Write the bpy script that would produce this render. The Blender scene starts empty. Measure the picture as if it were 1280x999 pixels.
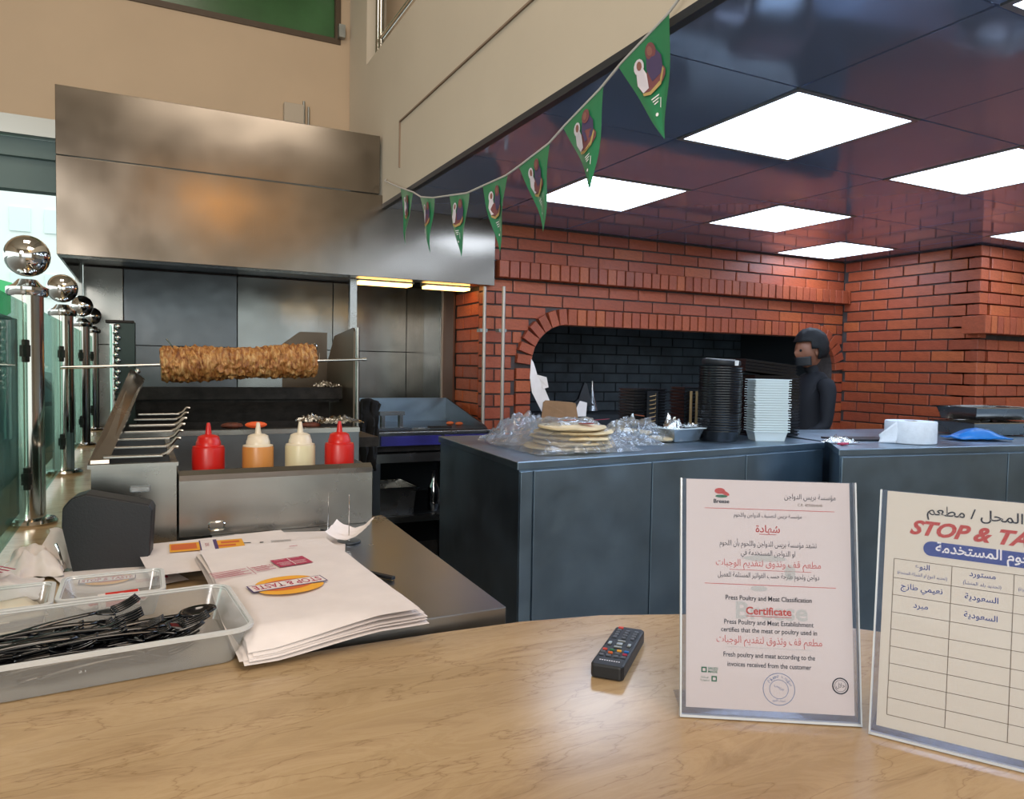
import bpy, bmesh, math, random, unicodedata
from mathutils import Vector, Matrix, noise
random.seed(7)
PI = math.pi
S = bpy.context.scene
COL = S.collection
# ------------------------------------------------------------------ camera
cd = bpy.data.cameras.new('camera'); cam = bpy.data.objects.new('camera', cd); COL.objects.link(cam)
cd.sensor_fit = 'HORIZONTAL'; cd.sensor_width = 36; cd.lens = 25.88; cd.clip_start = .02; cd.clip_end = 200
cam.matrix_world = Matrix(((.89261, .00443, -.4508, 0), (-.45049, .04736, -.89153, 0), (.01739, .99887, .04427, 1.5), (0, 0, 0, 1)))
S.camera = cam
# ------------------------------------------------------------------ world, exposure
W = bpy.data.worlds.new('world'); S.world = W; W.use_nodes = True
bg = W.node_tree.nodes['Background']; bg.inputs[0].default_value = (.90, 1.0, .98, 1); bg.inputs[1].default_value = 1.9
S.view_settings.view_transform = 'Standard'; S.view_settings.look = 'None'; S.view_settings.exposure = 0; S.view_settings.gamma = 1
S.cycles.max_bounces = 8; S.cycles.transparent_max_bounces = 16
S.cycles.use_denoising = True
def area(name, loc, size, power, color, rot=(0, 0, 0)):
    l = bpy.data.lights.new(name, 'AREA'); l.size = size; l.energy = power; l.color = color
    o = bpy.data.objects.new(name, l); o.location = loc; o.rotation_euler = rot; COL.objects.link(o); return o
area('hall_fill_light', (1.6, -1.6, 4.9), 2.4, 150, (1, .88, .76))  # added warm overhead fill that brightens the hall, no fixture behind it
area('hall_fill_light', (-.2, 1.8, 5.0), 1.2, 36, (1, .86, .72))  # second added overhead fill, for the hall walls
area('front_fill_light', (-2.6, -4.4, 3.2), 1.8, 190, (1, .95, .9), (PI/2-.35, 0, -.5))  # added fill from behind the camera, brightens the sign papers
# ------------------------------------------------------------------ materials
def hx(h):
    h = h.lstrip('#'); r = []
    for i in (0, 2, 4):
        v = int(h[i:i+2], 16)/255; r.append(v/12.92 if v < .04045 else ((v+.055)/1.055)**2.4)
    return (*r, 1)
class N:
    def __init__(s, name):
        s.m = bpy.data.materials.new(name); s.m.use_nodes = True; s.t = s.m.node_tree; s.n = s.t.nodes
        s.b = s.n['Principled BSDF']; s.out = s.n['Material Output']
    def node(s, ty, **kw):
        n = s.n.new(ty)
        for k, v in kw.items():
            if k in n.inputs: n.inputs[k].default_value = v
            else: setattr(n, k, v)
        return n
    def link(s, a, b): s.t.links.new(a, b)
    def coord(s, scale, kind='Object', rot=(0, 0, 0)):
        tc = s.node('ShaderNodeTexCoord'); mp = s.node('ShaderNodeMapping'); mp.inputs['Scale'].default_value = scale; mp.inputs['Rotation'].default_value = rot
        s.link(tc.outputs[kind], mp.inputs[0]); return mp.outputs[0]
    def noise(s, vec, scale, detail=4, rough=.55, dist=0):
        n = s.node('ShaderNodeTexNoise'); n.inputs['Scale'].default_value = scale; n.inputs['Detail'].default_value = detail
        n.inputs['Roughness'].default_value = rough; n.inputs['Distortion'].default_value = dist; s.link(vec, n.inputs['Vector']); return n.outputs['Fac']
    def ramp(s, fac, stops):
        r = s.node('ShaderNodeValToRGB'); e = r.color_ramp.elements
        while len(e) < len(stops): e.new(.5)
        for k, (p, c) in enumerate(stops): e[k].position = p; e[k].color = c if len(c) == 4 else (*c, 1)
        s.link(fac, r.inputs[0]); return r.outputs[0]
    def bump(s, h, strength=.3, dist=.01):
        b = s.node('ShaderNodeBump'); b.inputs['Strength'].default_value = strength; b.inputs['Distance'].default_value = dist
        s.link(h, b.inputs['Height']); s.link(b.outputs[0], s.b.inputs['Normal'])
def pm(name, color, rough=.5, metal=0, spec=.5, emit=None, es=1, var=0, vs=8, bump=0, bs=60, coat=0):
    q = N(name); b = q.b; c = hx(color) if isinstance(color, str) else color
    b.inputs['Base Color'].default_value = c; b.inputs['Roughness'].default_value = rough; b.inputs['Metallic'].default_value = metal
    b.inputs['Specular IOR Level'].default_value = spec; b.inputs['Coat Weight'].default_value = coat
    if emit: b.inputs['Emission Color'].default_value = hx(emit); b.inputs['Emission Strength'].default_value = es
    v = q.coord((1, 1, 1))
    if var:
        f = q.noise(v, vs); lo = tuple(x*(1-var) for x in c[:3]); hi = tuple(min(1, x*(1+var)) for x in c[:3])
        q.link(q.ramp(f, [(.3, lo), (.7, hi)]), b.inputs['Base Color'])
    if bump: q.bump(q.noise(v, bs), bump, .004)
    return q.m
def steel(name, color, rough=.28, streak=(2, 2, 60), wob=.15, ws=2.5, smudge=.35, aniso=0):
    q = N(name); b = q.b; c = hx(color); b.inputs['Metallic'].default_value = 1
    v = q.coord(streak); f = q.noise(v, 3, 3)
    v2 = q.coord((1, 1, 1)); g = q.noise(v2, 5, 5)
    lo = tuple(x*.82 for x in c[:3]); q.link(q.ramp(g, [(.3, lo), (.75, c)]), b.inputs['Base Color'])
    mr = q.node('ShaderNodeMapRange'); mr.inputs['To Min'].default_value = rough*(1-smudge); mr.inputs['To Max'].default_value = rough*(1+smudge)
    q.link(g, mr.inputs[0]); q.link(mr.outputs[0], b.inputs['Roughness'])
    if aniso: b.inputs['Anisotropic'].default_value = aniso
    w = q.noise(v2, ws, 2); mx = q.node('ShaderNodeMath', operation='MULTIPLY_ADD'); mx.inputs[1].default_value = .006
    q.link(f, mx.inputs[0]); q.link(w, mx.inputs[2]); q.bump(mx.outputs[0], wob*.6, .06)
    return q.m
M = {}
M['hood'] = steel('hood_steel', '#857d73', .22, (60, 2, 2), .30, 1.3, smudge=.25, aniso=.5)
M['steel'] = steel('brushed_steel', '#a5a39e', .26, (2, 2, 60), .18, 2.5)
M['steel_dark'] = steel('dull_steel', '#73777b', .33, (2, 2, 40), .25, 3)
M['panel'] = steel('wall_panel_steel', '#8b8c8a', .22, (40, 2, 2), .25, 1.8)
M['fridge'] = steel('cabinet_steel', '#93a6b5', .38, (40, 2, 2), .35, 3.5)
M['table'] = steel('table_steel', '#a4a7ac', .30, (2, 8, 2), .03, 3)
M['chrome'] = pm('chrome', '#d5d5d2', .06, 1)
M['polish'] = pm('polished_post_steel', '#c2bfb8', .12, 1)
M['pipe'] = pm('pipe_steel', '#b5aaa0', .4, .6)
M['iron'] = pm('burnt_iron', '#24211f', .5, .6, var=.5, vs=20, bump=.4)
M['blackplastic'] = pm('black_plastic', '#15161a', .22, 0, .6)
M['blackmatte'] = pm('black_matte_plastic', '#14171c', .5, 0, .5, bump=.1, bs=200)
M['fork'] = pm('black_cutlery_plastic', '#0b0c10', .12, 0, .7)
M['paper'] = pm('white_paper', '#e6dedc', .75, var=.04, vs=30, bump=.08, bs=40)
M['wrap'] = pm('greaseproof_paper', '#ddd4d0', .5, var=.05, vs=14, bump=.15, bs=18)
M['certpaper'] = pm('pinkish_paper', '#dccfc9', .6)
M['creampaper'] = pm('cream_paper', '#e2d8c6', .6)
M['tissue'] = pm('tissue_paper', '#d8dde2', .9, var=.05, vs=40, bump=.3, bs=90)
M['red'] = pm('red_sauce_plastic', '#c01a12', .32, 0, .5)
M['orange'] = pm('orange_sauce_plastic', '#c58443', .32, 0, .5)
M['cream'] = pm('cream_sauce_plastic', '#d3c9a4', .32, 0, .5)
M['natcap'] = pm('translucent_cap', '#d9cdb6', .3, 0, .5)
M['ink'] = pm('black_ink', '#29262c', .8)
M['inkred'] = pm('red_ink', '#c0473f', .8)
M['inkredlight'] = pm('light_red_ink', '#cc6058', .8)
M['inkblue'] = pm('blue_ink', '#3d4d92', .8)
M['stampblue'] = pm('stamp_ink', '#7086a8', .8)
M['inkgrey'] = pm('watermark_ink', '#c3c1ba', .8)
M['inkgreen'] = pm('green_ink', '#2f6b4a', .8)
M['inkline'] = pm('brown_line_ink', '#7c6c58', .8)
M['inkwhite'] = pm('white_ink', '#e8e6ea', .8)
M['inkmag'] = pm('magenta_print', '#a8324f', .7)
M['inkpurple'] = pm('purple_print', '#4a3566', .7)
M['inkyellow'] = pm('yellow_print', '#e0a02c', .7)
M['inkorange'] = pm('orange_print', '#c8602c', .7)
M['flag'] = pm('green_flag_plastic', '#2d7f56', .35, 0, .5)
M['robe'] = pm('white_robe_print', '#d8d2dc', .6)
M['robe2'] = pm('violet_robe_print', '#4c3f63', .6)
M['skinprint'] = pm('face_print', '#8f5f55', .6)
M['sashprint'] = pm('rose_print', '#7d4a4c', .7)
M['goldprint'] = pm('dull_gold_print', '#b59a62', .7)
M['string'] = pm('white_tape', '#c4c0bc', .6)
M['wall'] = pm('cream_wall_paint', '#cbbfac', .8, var=.04, vs=1.5, bump=.05, bs=30)
M['wallback'] = pm('beige_wall_paint', '#c2ab90', .75, var=.07, vs=1.2, bump=.08, bs=25)
M['mortar'] = pm('mortar', '#4e4645', .9, var=.2, vs=30)
M['floor'] = pm('floor_tile', '#6f6a64', .4, var=.15, vs=3)
M['darktrim'] = pm('dark_trim', '#2c3138', .4)
M['teal'] = pm('teal_grey_shutter', '#5d7473', .5, var=.1, vs=3)
M['alu'] = pm('aluminium', '#9fa3a0', .35, .8)
M['greenpane'] = pm('green_pane', '#2d5a2e', .25, 0, .6, var=.25, vs=3)
M['awning'] = pm('green_awning', '#1f9a55', .7)
M['skin'] = pm('skin', '#8a5a44', .5, var=.1)
M['hair'] = pm('black_hair', '#0b0c10', .7, bump=.5, bs=150)
M['shirt'] = pm('dark_shirt', '#0c0f18', .8, bump=.2, bs=60)
M['trouser'] = pm('dark_trousers', '#1b1d24', .8)
M['white'] = pm('white_enamel', '#d9d9d6', .3)
M['bread'] = pm('flatbread', '#dcc69c', .75, var=.18, vs=14, bump=.3, bs=40)
M['cardboard'] = pm('cardboard', '#8a6848', .8, var=.1, vs=20)
M['foil'] = pm('aluminium_foil', '#cfcfcb', .18, 1, bump=1, bs=90)
M['purple'] = pm('purple_protective_film', '#2c2a72', .35, var=.25, vs=8)
M['blue'] = pm('blue_packet_film', '#1c6fb8', .3)
M['gold'] = pm('gold_print', '#a08358', .5)
M['ember'] = pm('glowing_ember', '#c4552a', .6, emit='#ff5a20', es=.25)
M['rubber'] = pm('rubber_button', '#565b66', .5)
M['car'] = pm('car_paint', '#26302f', .25, 0, .6)
M['road'] = pm('asphalt', '#5b6361', .9, var=.1, vs=1)
M['facade'] = pm('pale_facade', '#e9efed', .8)
M['leafdark'] = pm('dark_hedge', '#2d4038', .8, var=.4, vs=6, bump=.8, bs=14)
M['stone'] = pm('pale_oven_slab', '#c3c9bd', .4, var=.15, vs=5)
M['oven'] = pm('sooty_brick', '#3c4750', .6, var=.4, vs=5)
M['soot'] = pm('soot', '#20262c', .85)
M['grill_meat'] = pm('grilled_meat', '#5a2a18', .6, var=.5, vs=60, bump=.6, bs=90)
M['led'] = pm('led_diffuser', '#ffffff', .5, emit='#d2e5ff', es=10)
M['striplamp'] = pm('warm_strip_lamp', '#ffffff', .5, emit='#ffc46a', es=7)
def glassy(name, color, mixfac, rough=.05, diff=None, dfac=0, bump=0, bs=30, top=.25):
    q = N(name); q.n.remove(q.b); tr = q.node('ShaderNodeBsdfTransparent'); tr.inputs[0].default_value = hx(color)
    gl = q.node('ShaderNodeBsdfGlossy'); gl.inputs['Roughness'].default_value = rough
    lw = q.node('ShaderNodeLayerWeight'); lw.inputs['Blend'].default_value = .35
    mr = q.node('ShaderNodeMapRange'); mr.inputs['To Min'].default_value = mixfac; mr.inputs['To Max'].default_value = min(1, mixfac*2+top)
    q.link(lw.outputs['Fresnel'], mr.inputs[0])
    mx = q.node('ShaderNodeMixShader'); q.link(mr.outputs[0], mx.inputs[0]); q.link(tr.outputs[0], mx.inputs[1]); q.link(gl.outputs[0], mx.inputs[2])
    last = mx
    if diff:
        d = q.node('ShaderNodeBsdfDiffuse'); d.inputs[0].default_value = hx(diff); m2 = q.node('ShaderNodeMixShader'); m2.inputs[0].default_value = dfac
        q.link(mx.outputs[0], m2.inputs[1]); q.link(d.outputs[0], m2.inputs[2]); last = m2
    if bump:
        b = q.node('ShaderNodeBump'); b.inputs['Strength'].default_value = bump; b.inputs['Distance'].default_value = .01
        q.link(q.noise(q.coord((1, 1, 1)), bs), b.inputs['Height']); q.link(b.outputs[0], gl.inputs['Normal'])
    q.link(last.outputs[0], q.out.inputs[0]); return q.m
M['glass'] = glassy('railing_glass', '#cfe6de', .05, .02)
M['acrylic'] = glassy('clear_acrylic', '#f6f7fa', .008, .03, '#9aa6c0', .03, top=.03)
M['acrylicrim'] = glassy('acrylic_edge', '#c2c8d4', .3, .1, '#dfe4ea', .6)
M['tub'] = glassy('frosted_clear_plastic', '#e0e2e0', .10, .2, '#d5d6d6', .24, .1, 20)
M['tubrim'] = glassy('frosted_plastic_rim', '#d8dcda', .2, .15, '#e2e3e2', .6)
M['film'] = glassy('clear_plastic_film', '#eef1f4', .10, .22, '#dfe2e6', .13, .6, 22)
M['cleartub'] = glassy('clear_round_tub_plastic', '#dfe8ea', .25, .15, '#e6f2f4', .8)
M['clearbox'] = glassy('clear_tray_plastic', '#d4dbe0', .25, .1, '#8f9aa2', .15)
def m_ceiling():
    q = N('mirror_ceiling_tile'); q.b.inputs['Metallic'].default_value = .52; q.b.inputs['Roughness'].default_value = .08
    q.b.inputs['Base Color'].default_value = hx('#a3b4da'); q.bump(q.noise(q.coord((1, 1, 1)), 3, 2), .06, .02); return q.m  # blue diffuse share of the tile imitates bluish light haze on the ceiling
M['mirror'] = m_ceiling()
def m_brick():
    q = N('red_brick'); oi = q.node('ShaderNodeObjectInfo'); g = q.node('ShaderNodeTexCoord')
    r = q.ramp(oi.outputs['Random'], [(0, hx('#984a30')), (.35, hx('#ae5634')), (.7, hx('#a04e36')), (1, hx('#ba6238'))])
    f = q.noise(q.coord((1, 1, 1)), 9, 5); mx = q.node('ShaderNodeMix', data_type='RGBA', blend_type='MULTIPLY'); mx.inputs[0].default_value = .6
    q.link(r, mx.inputs['A']); q.link(q.ramp(f, [(.25, (.55, .5, .5)), (.7, (1.1, 1.1, 1.1))]), mx.inputs['B'])
    q.link(mx.outputs['Result'], q.b.inputs['Base Color']); q.b.inputs['Roughness'].default_value = .42
    q.bump(f, .2, .01); return q.m
M['brick'] = m_brick()
def m_marble():
    q = N('beige_marble'); v = q.coord((1, 3.6, 1), rot=(0, 0, .32))
    a = q.noise(v, 4.5, 8, .68, 1.4); b = q.noise(v, 1.4, 3)
    base = q.ramp(b, [(.3, hx('#a08765')), (.7, hx('#bfa57f'))])
    w = q.node('ShaderNodeTexVoronoi', feature='DISTANCE_TO_EDGE'); w.inputs['Scale'].default_value = 3.2; 
    va = q.node('ShaderNodeVectorMath', operation='ADD'); q.link(v, va.inputs[0]); cr = q.node('ShaderNodeTexNoise'); cr.inputs['Scale'].default_value = 3; cr.inputs['Detail'].default_value = 6; q.link(v, cr.inputs['Vector']); q.link(cr.outputs['Color'], va.inputs[1]); q.link(va.outputs[0], w.inputs['Vector'])
    vein = q.ramp(w.outputs['Distance'], [(0, (.66, .60, .55)), (.012, (.90, .88, .87)), (.04, (1, 1, 1))])
    st = q.ramp(a, [(.30, (.74, .70, .66)), (.44, (.93, .91, .9)), (.5, (1, 1, 1)), (.58, (.90, .88, .85)), (.72, (1.04, 1.03, 1.0))])
    m1 = q.node('ShaderNodeMix', data_type='RGBA', blend_type='MULTIPLY'); m1.inputs[0].default_value = .75; q.link(base, m1.inputs['A']); q.link(vein, m1.inputs['B'])
    m2 = q.node('ShaderNodeMix', data_type='RGBA', blend_type='MULTIPLY'); m2.inputs[0].default_value = 1; q.link(m1.outputs['Result'], m2.inputs['A']); q.link(st, m2.inputs['B'])
    q.link(m2.outputs['Result'], q.b.inputs['Base Color']); q.b.inputs['Roughness'].default_value = .22; return q.m
M['marble'] = m_marble()
def m_doner():
    q = N('roast_meat'); v = q.coord((15, 4.5, 4.5)); f = q.noise(v, 5.0, 8, .72, 1.0); g = q.noise(q.coord((1, .6, .6)), 55, 5)
    c = q.ramp(f, [(.30, hx('#4e260e')), (.42, hx('#8a5224')), (.52, hx('#b07c42')), (.66, hx('#d8b47c'))])
    mx = q.node('ShaderNodeMix', data_type='RGBA', blend_type='MULTIPLY'); mx.inputs[0].default_value = .7
    q.link(c, mx.inputs['A']); q.link(q.ramp(g, [(.32, (.45, .35, .28)), (.5, (1, 1, 1))]), mx.inputs['B']); q.link(mx.outputs['Result'], q.b.inputs['Base Color'])
    q.b.inputs['Roughness'].default_value = .45; q.bump(f, .5, .01); return q.m
M['doner'] = m_doner()
# ------------------------------------------------------------------ helpers
def tag(o, label=None, cat=None, group=None, kind=None):
    if label: o['label'] = label
    if cat: o['category'] = cat
    if group: o['group'] = group
    if kind: o['kind'] = kind
    return o
def empty(name, loc, rot=(0, 0, 0), label=None, cat=None, group=None, kind=None):
    o = bpy.data.objects.new(name, None); o.empty_display_size = .05; o.location = loc
    o.rotation_euler = rot if isinstance(rot, tuple) else (0, 0, rot); COL.objects.link(o)
    o['_m'] = 0; del o['_m']
    return tag(o, label, cat, group, kind)
class MB:
    def __init__(s): s.bm = bmesh.new()
    def add(s, verts, faces, smooth=False):
        vs = [s.bm.verts.new(Vector(v)) for v in verts]
        for f in faces:
            try: fc = s.bm.faces.new([vs[i] for i in f]); fc.smooth = smooth
            except ValueError: pass
        return vs
    def box(s, c, size, rot=None, bev=0):
        x, y, z = (k/2 for k in size); v = [Vector((a*x, b*y, d*z)) for a in (-1, 1) for b in (-1, 1) for d in (-1, 1)]
        if rot: 
            R = rot if isinstance(rot, Matrix) else Matrix.Rotation(rot, 3, 'Z'); v = [R @ q for q in v]
        v = [q+Vector(c) for q in v]
        vs = s.add(v, [(0, 1, 3, 2), (4, 6, 7, 5), (0, 4, 5, 1), (2, 3, 7, 6), (0, 2, 6, 4), (1, 5, 7, 3)])
        if bev:
            es = {e for q in vs for e in q.link_edges}
            bmesh.ops.bevel(s.bm, geom=list(es), offset=bev, segments=2, affect='EDGES', profile=.5)
        return s
    def b2(s, a, b, bev=0): return s.box([(p+q)/2 for p, q in zip(a, b)], [abs(q-p) for p, q in zip(a, b)], bev=bev)
    def prism(s, poly, z0, z1):
        n = len(poly); v = [(x, y, z0) for x, y in poly]+[(x, y, z1) for x, y in poly]
        s.add(v, [tuple(range(n))[::-1], tuple(range(n, 2*n))]+[(i, (i+1) % n, n+(i+1) % n, n+i) for i in range(n)]); return s
    def extr(s, poly3, d):
        n = len(poly3); d = Vector(d); v = [Vector(p) for p in poly3]; v += [p+d for p in v]
        s.add(v, [tuple(range(n))[::-1], tuple(range(n, 2*n))]+[(i, (i+1) % n, n+(i+1) % n, n+i) for i in range(n)]); return s
    def tube(s, path, r, n=10, cap=True):
        path = [Vector(p) for p in path]; rr = r if isinstance(r, (list, tuple)) else [r]*len(path); rings = []
        up = Vector((0, 0, 1))
        for i, p in enumerate(path):
            t = (path[min(i+1, len(path)-1)]-path[max(i-1, 0)]).normalized()
            a = t.cross(up) if abs(t.dot(up)) < .97 else t.cross(Vector((1, 0, 0)))
            a.normalize(); b = t.cross(a)
            rings.append([p+(a*math.cos(2*PI*k/n)+b*math.sin(2*PI*k/n))*rr[i] for k in range(n)])
        v = [q for R in rings for q in R]; f = [(i*n+k, i*n+(k+1) % n, (i+1)*n+(k+1) % n, (i+1)*n+k) for i in range(len(path)-1) for k in range(n)]
        if cap: f += [tuple(range(n))[::-1], tuple(range((len(path)-1)*n, len(path)*n))]
        s.add(v, f, True); return s
    def lathe(s, prof, n=24, c=(0, 0, 0), cap=True, sx=1, sy=1):
        v = [(c[0]+r*sx*math.cos(2*PI*k/n), c[1]+r*sy*math.sin(2*PI*k/n), c[2]+z) for r, z in prof for k in range(n)]
        f = [(i*n+k, i*n+(k+1) % n, (i+1)*n+(k+1) % n, (i+1)*n+k) for i in range(len(prof)-1) for k in range(n)]
        if cap: f += [tuple(range(n))[::-1], tuple(range((len(prof)-1)*n, len(prof)*n))]
        s.add(v, f, True); return s
    def grid(s, fn, nu, nv, thick=0):
        v = [Vector(fn(i/nu, j/nv)) for i in range(nu+1) for j in range(nv+1)]
        s.add(v, [(i*(nv+1)+j, (i+1)*(nv+1)+j, (i+1)*(nv+1)+j+1, i*(nv+1)+j+1) for i in range(nu) for j in range(nv)], True); return s
    def ball(s, c, r, n=16, sc=(1, 1, 1)):
        m = n//2; v = []; f = []
        for i in range(m+1):
            th = PI*i/m
            for k in range(n): v.append((c[0]+r*sc[0]*math.sin(th)*math.cos(2*PI*k/n), c[1]+r*sc[1]*math.sin(th)*math.sin(2*PI*k/n), c[2]+r*sc[2]*math.cos(th)))
        for i in range(m):
            for k in range(n): f.append((i*n+k, i*n+(k+1) % n, (i+1)*n+(k+1) % n, (i+1)*n+k))
        s.add(v, f, True); bmesh.ops.remove_doubles(s.bm, verts=s.bm.verts[:], dist=1e-6); return s
    def mesh(s, name, mat):
        bmesh.ops.recalc_face_normals(s.bm, faces=s.bm.faces[:])
        me = bpy.data.meshes.new(name); s.bm.to_mesh(me); s.bm.free()
        if any(p.use_smooth for p in me.polygons): me.set_sharp_from_angle(angle=.7)
        if mat: me.materials.append(mat)
        return me
    def build(s, name, mat, parent=None, label=None, cat=None, group=None, kind=None, loc=None, rot=None, world=False, solid=0, bev=0, origin=None):
        if world and parent: bmesh.ops.transform(s.bm, matrix=pworld(parent).inverted(), verts=s.bm.verts[:])
        if origin is not None: bmesh.ops.translate(s.bm, vec=-Vector(origin), verts=s.bm.verts[:]); loc = origin
        me = s.mesh(name, M[mat] if isinstance(mat, str) else mat); o = bpy.data.objects.new(name, me); COL.objects.link(o)
        if parent: o.parent = parent
        if loc is not None: o.location = loc
        if rot is not None: o.rotation_euler = rot if isinstance(rot, tuple) else (0, 0, rot)
        if solid: md = o.modifiers.new('solid', 'SOLIDIFY'); md.thickness = solid; md.offset = 0
        if bev: md = o.modifiers.new('bevel', 'BEVEL'); md.width = bev; md.segments = 2; md.limit_method = 'ANGLE'
        return tag(o, label, cat, group, kind)
def pworld(o):
    m = Matrix.Translation(o.location) @ o.rotation_euler.to_matrix().to_4x4() @ Matrix.Diagonal((*o.scale, 1))
    return (pworld(o.parent) @ m) if o.parent else m
def kids(o): return [c for c in bpy.data.objects if c.parent == o]
def copy_tree(o, loc=None, rot=None, parent=None, label=None, group=None):
    ch = kids(o); c = o.copy(); COL.objects.link(c); c.parent = parent
    if loc is not None: c.location = loc
    if rot is not None: c.rotation_euler = rot if isinstance(rot, tuple) else (0, 0, rot)
    if label: c['label'] = label
    if group: c['group'] = group
    for k in ch: copy_tree(k, parent=c)
    return c
# writing: arabic letters are joined here with presentation forms, text becomes flat mesh
AR = {}
for cp in list(range(0xFE70, 0xFEFD)):
    d = unicodedata.decomposition(chr(cp)).split()
    if d: AR[(d[0], ''.join(chr(int(x, 16)) for x in d[1:]))] = chr(cp)
def shape(t):
    out = []; i = 0; prev_join = False
    units = []
    while i < len(t):
        if t[i] == 'ل' and i+1 < len(t) and ('<isolated>', t[i:i+2]) in AR: units.append(t[i:i+2]); i += 2
        else: units.append(t[i]); i += 1
    for k, u in enumerate(units):
        if ('<isolated>', u) not in AR: out.append(u); prev_join = False; continue
        nxt = units[k+1] if k+1 < len(units) else ' '
        can_next = (('<initial>', u) in AR) and (('<final>', nxt) in AR)
        form = {(False, False): '<isolated>', (True, False): '<final>', (False, True): '<initial>', (True, True): '<medial>'}[(prev_join, can_next)]
        out.append(AR.get((form, u), AR[('<isolated>', u)])); prev_join = can_next
    return ''.join(out[::-1])
def is_ar(t): return any('\u0600' <= c <= '\u06ff' for c in t)
def shape_par(t):
    s = shape(t); return s.translate({40: 41, 41: 40}) if is_ar(t) else s
def text(parent, body, cx, cy, h, mat, z=0, name='lettering', width=None, shear=0, align='CENTER', bold=0, rot=0, kind=None):
    cu = bpy.data.curves.new('text', 'FONT'); cu.body = shape_par(body) if is_ar(body) else body; cu.size = h; cu.shear = shear
    cu.align_x = align; cu.align_y = 'CENTER'; cu.offset = bold; cu.resolution_u = 3
    o = bpy.data.objects.new('text', cu); COL.objects.link(o); bpy.context.view_layer.update()
    me = bpy.data.meshes.new_from_object(o.evaluated_get(bpy.context.evaluated_depsgraph_get())); bpy.data.objects.remove(o); bpy.data.curves.remove(cu)
    me.materials.clear(); me.materials.append(M[mat]); me.name = name
    xs = [v.co.x for v in me.vertices]; ys = [v.co.y for v in me.vertices]
    if not xs: return None
    sx = width/(max(xs)-min(xs)) if width else 1
    mx = (max(xs)+min(xs))/2 if align == 'CENTER' else 0; my = (max(ys)+min(ys))/2
    me.transform(Matrix.Translation((cx, cy, z)) @ Matrix.Rotation(rot, 4, 'Z') @ Matrix.Diagonal((sx, 1, 1, 1)) @ Matrix.Translation((-mx, -my, 0)))
    t = bpy.data.objects.new(name, me); COL.objects.link(t); t.parent = parent; return t
def flat(parent, name, mat, polys, z=0, label=None):
    b = MB()
    for p in polys: b.add([(x, y, z) for x, y in p], [tuple(range(len(p)))])
    return b.build(name, mat, parent, label)
def rect(x0, y0, x1, y1): return [(x0, y0), (x1, y0), (x1, y1), (x0, y1)]
def ell(cx, cy, rx, ry, n=20, a0=0, a1=2*PI, rot=0):
    return [(cx+rx*math.cos(a)*math.cos(rot)-ry*math.sin(a)*math.sin(rot), cy+rx*math.cos(a)*math.sin(rot)+ry*math.sin(a)*math.cos(rot)) for a in [a0+(a1-a0)*k/n for k in range(n)]]
def ring(cx, cy, r, w, n=28):
    a = [2*PI*k/n for k in range(n+1)]
    return [[(cx+r*math.cos(a[k]), cy+r*math.sin(a[k])), (cx+r*math.cos(a[k+1]), cy+r*math.sin(a[k+1])), (cx+(r+w)*math.cos(a[k+1]), cy+(r+w)*math.sin(a[k+1])), (cx+(r+w)*math.cos(a[k]), cy+(r+w)*math.sin(a[k]))] for k in range(n)]
def rnd(a, b): return random.uniform(a, b)
# ================================================================== STRUCTURE
CEIL = 2.39
MB().b2((-12, -6, -.1), (9, 5.9, 0)).build('floor', 'floor', kind='structure')
# kitchen mirror ceiling with its tiles and LED panels
ceil = empty('ceiling', (3, 2, CEIL), kind='structure')
MB().b2((1.36, -2, CEIL+.025), (8, 4.2, CEIL+.06)).build('ceiling_backing', 'darktrim', ceil, world=True)
LED = [(2.15, 2.0), (2.15, 3.2), (3.35, 3.2), (4.55, 3.8), (3.35, 2.0), (5.15, 2.6), (2.15, .8), (3.35, .8), (4.55, .8), (5.75, 2.0), (5.75, .8), (2.15, -.4), (3.95, -.4)]
tile = MB().box((0, 0, .008), (.592, .592, .014)).mesh('ceiling_tile', M['mirror'])
halft = MB().box((0, 0, .008), (.582, .592, .014)).mesh('ceiling_tile', M['mirror'])
lastt = MB().box((0, 0, .008), (.592, .04, .014)).mesh('ceiling_tile', M['mirror'])
ledge_t = MB().box((0, 0, .008), (.582, .04, .014)).mesh('ceiling_tile', M['mirror'])
def ctile(me, x, y):
    o = bpy.data.objects.new('ceiling_tile', me); COL.objects.link(o); o.parent = ceil; o.location = (x-3, y-2, 0); o.rotation_euler = (rnd(-.0015, .0015), rnd(-.0015, .0015), 0)
for i in range(-1, 9):
    for j in range(-6, 5):
        x = 2.15+.6*i; y = 2.0+.6*j
        if any(abs(x-a) < .1 and abs(y-b) < .1 for a, b in LED): continue
        if i == -1: x = 1.553
        me = halft if i == -1 else tile
        if j == 4: continue
        ctile(me, x, y)
    ctile(lastt if i >= 0 else ledge_t, (2.15+.6*i) if i >= 0 else 1.553, 4.122)
LEDLAB = ['largest LED ceiling panel, nearest, right of the largest pennant', 'square LED ceiling panel just right of the pennants, above oven left end',
 'middle small LED ceiling panel between the near panel and the corner one', 'smallest full LED ceiling panel, above the brick corner', 'LED ceiling panel cut by the right edge of the photo, upper one',
 'sliver of LED ceiling panel at the right edge above the brick pier']
for k, (x, y) in enumerate(LED):
    t = empty('ceiling_light_panel', (x, y, CEIL), label=LEDLAB[k] if k < 6 else 'square white LED panel in the kitchen ceiling outside the view', cat='ceiling light', group='LED ceiling panels')
    f = MB()
    for a, b in (((-.297, -.297, -.002), (.297, -.278, .014)), ((-.297, .278, -.002), (.297, .297, .014)), ((-.297, -.278, -.002), (-.278, .278, .014)), ((.278, -.278, -.002), (.297, .278, .014))): f.b2(a, b)
    f.build('frame', 'alu', t); MB().b2((-.278, -.278, .0), (.278, .278, .01)).build('diffuser', 'led', t)
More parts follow.
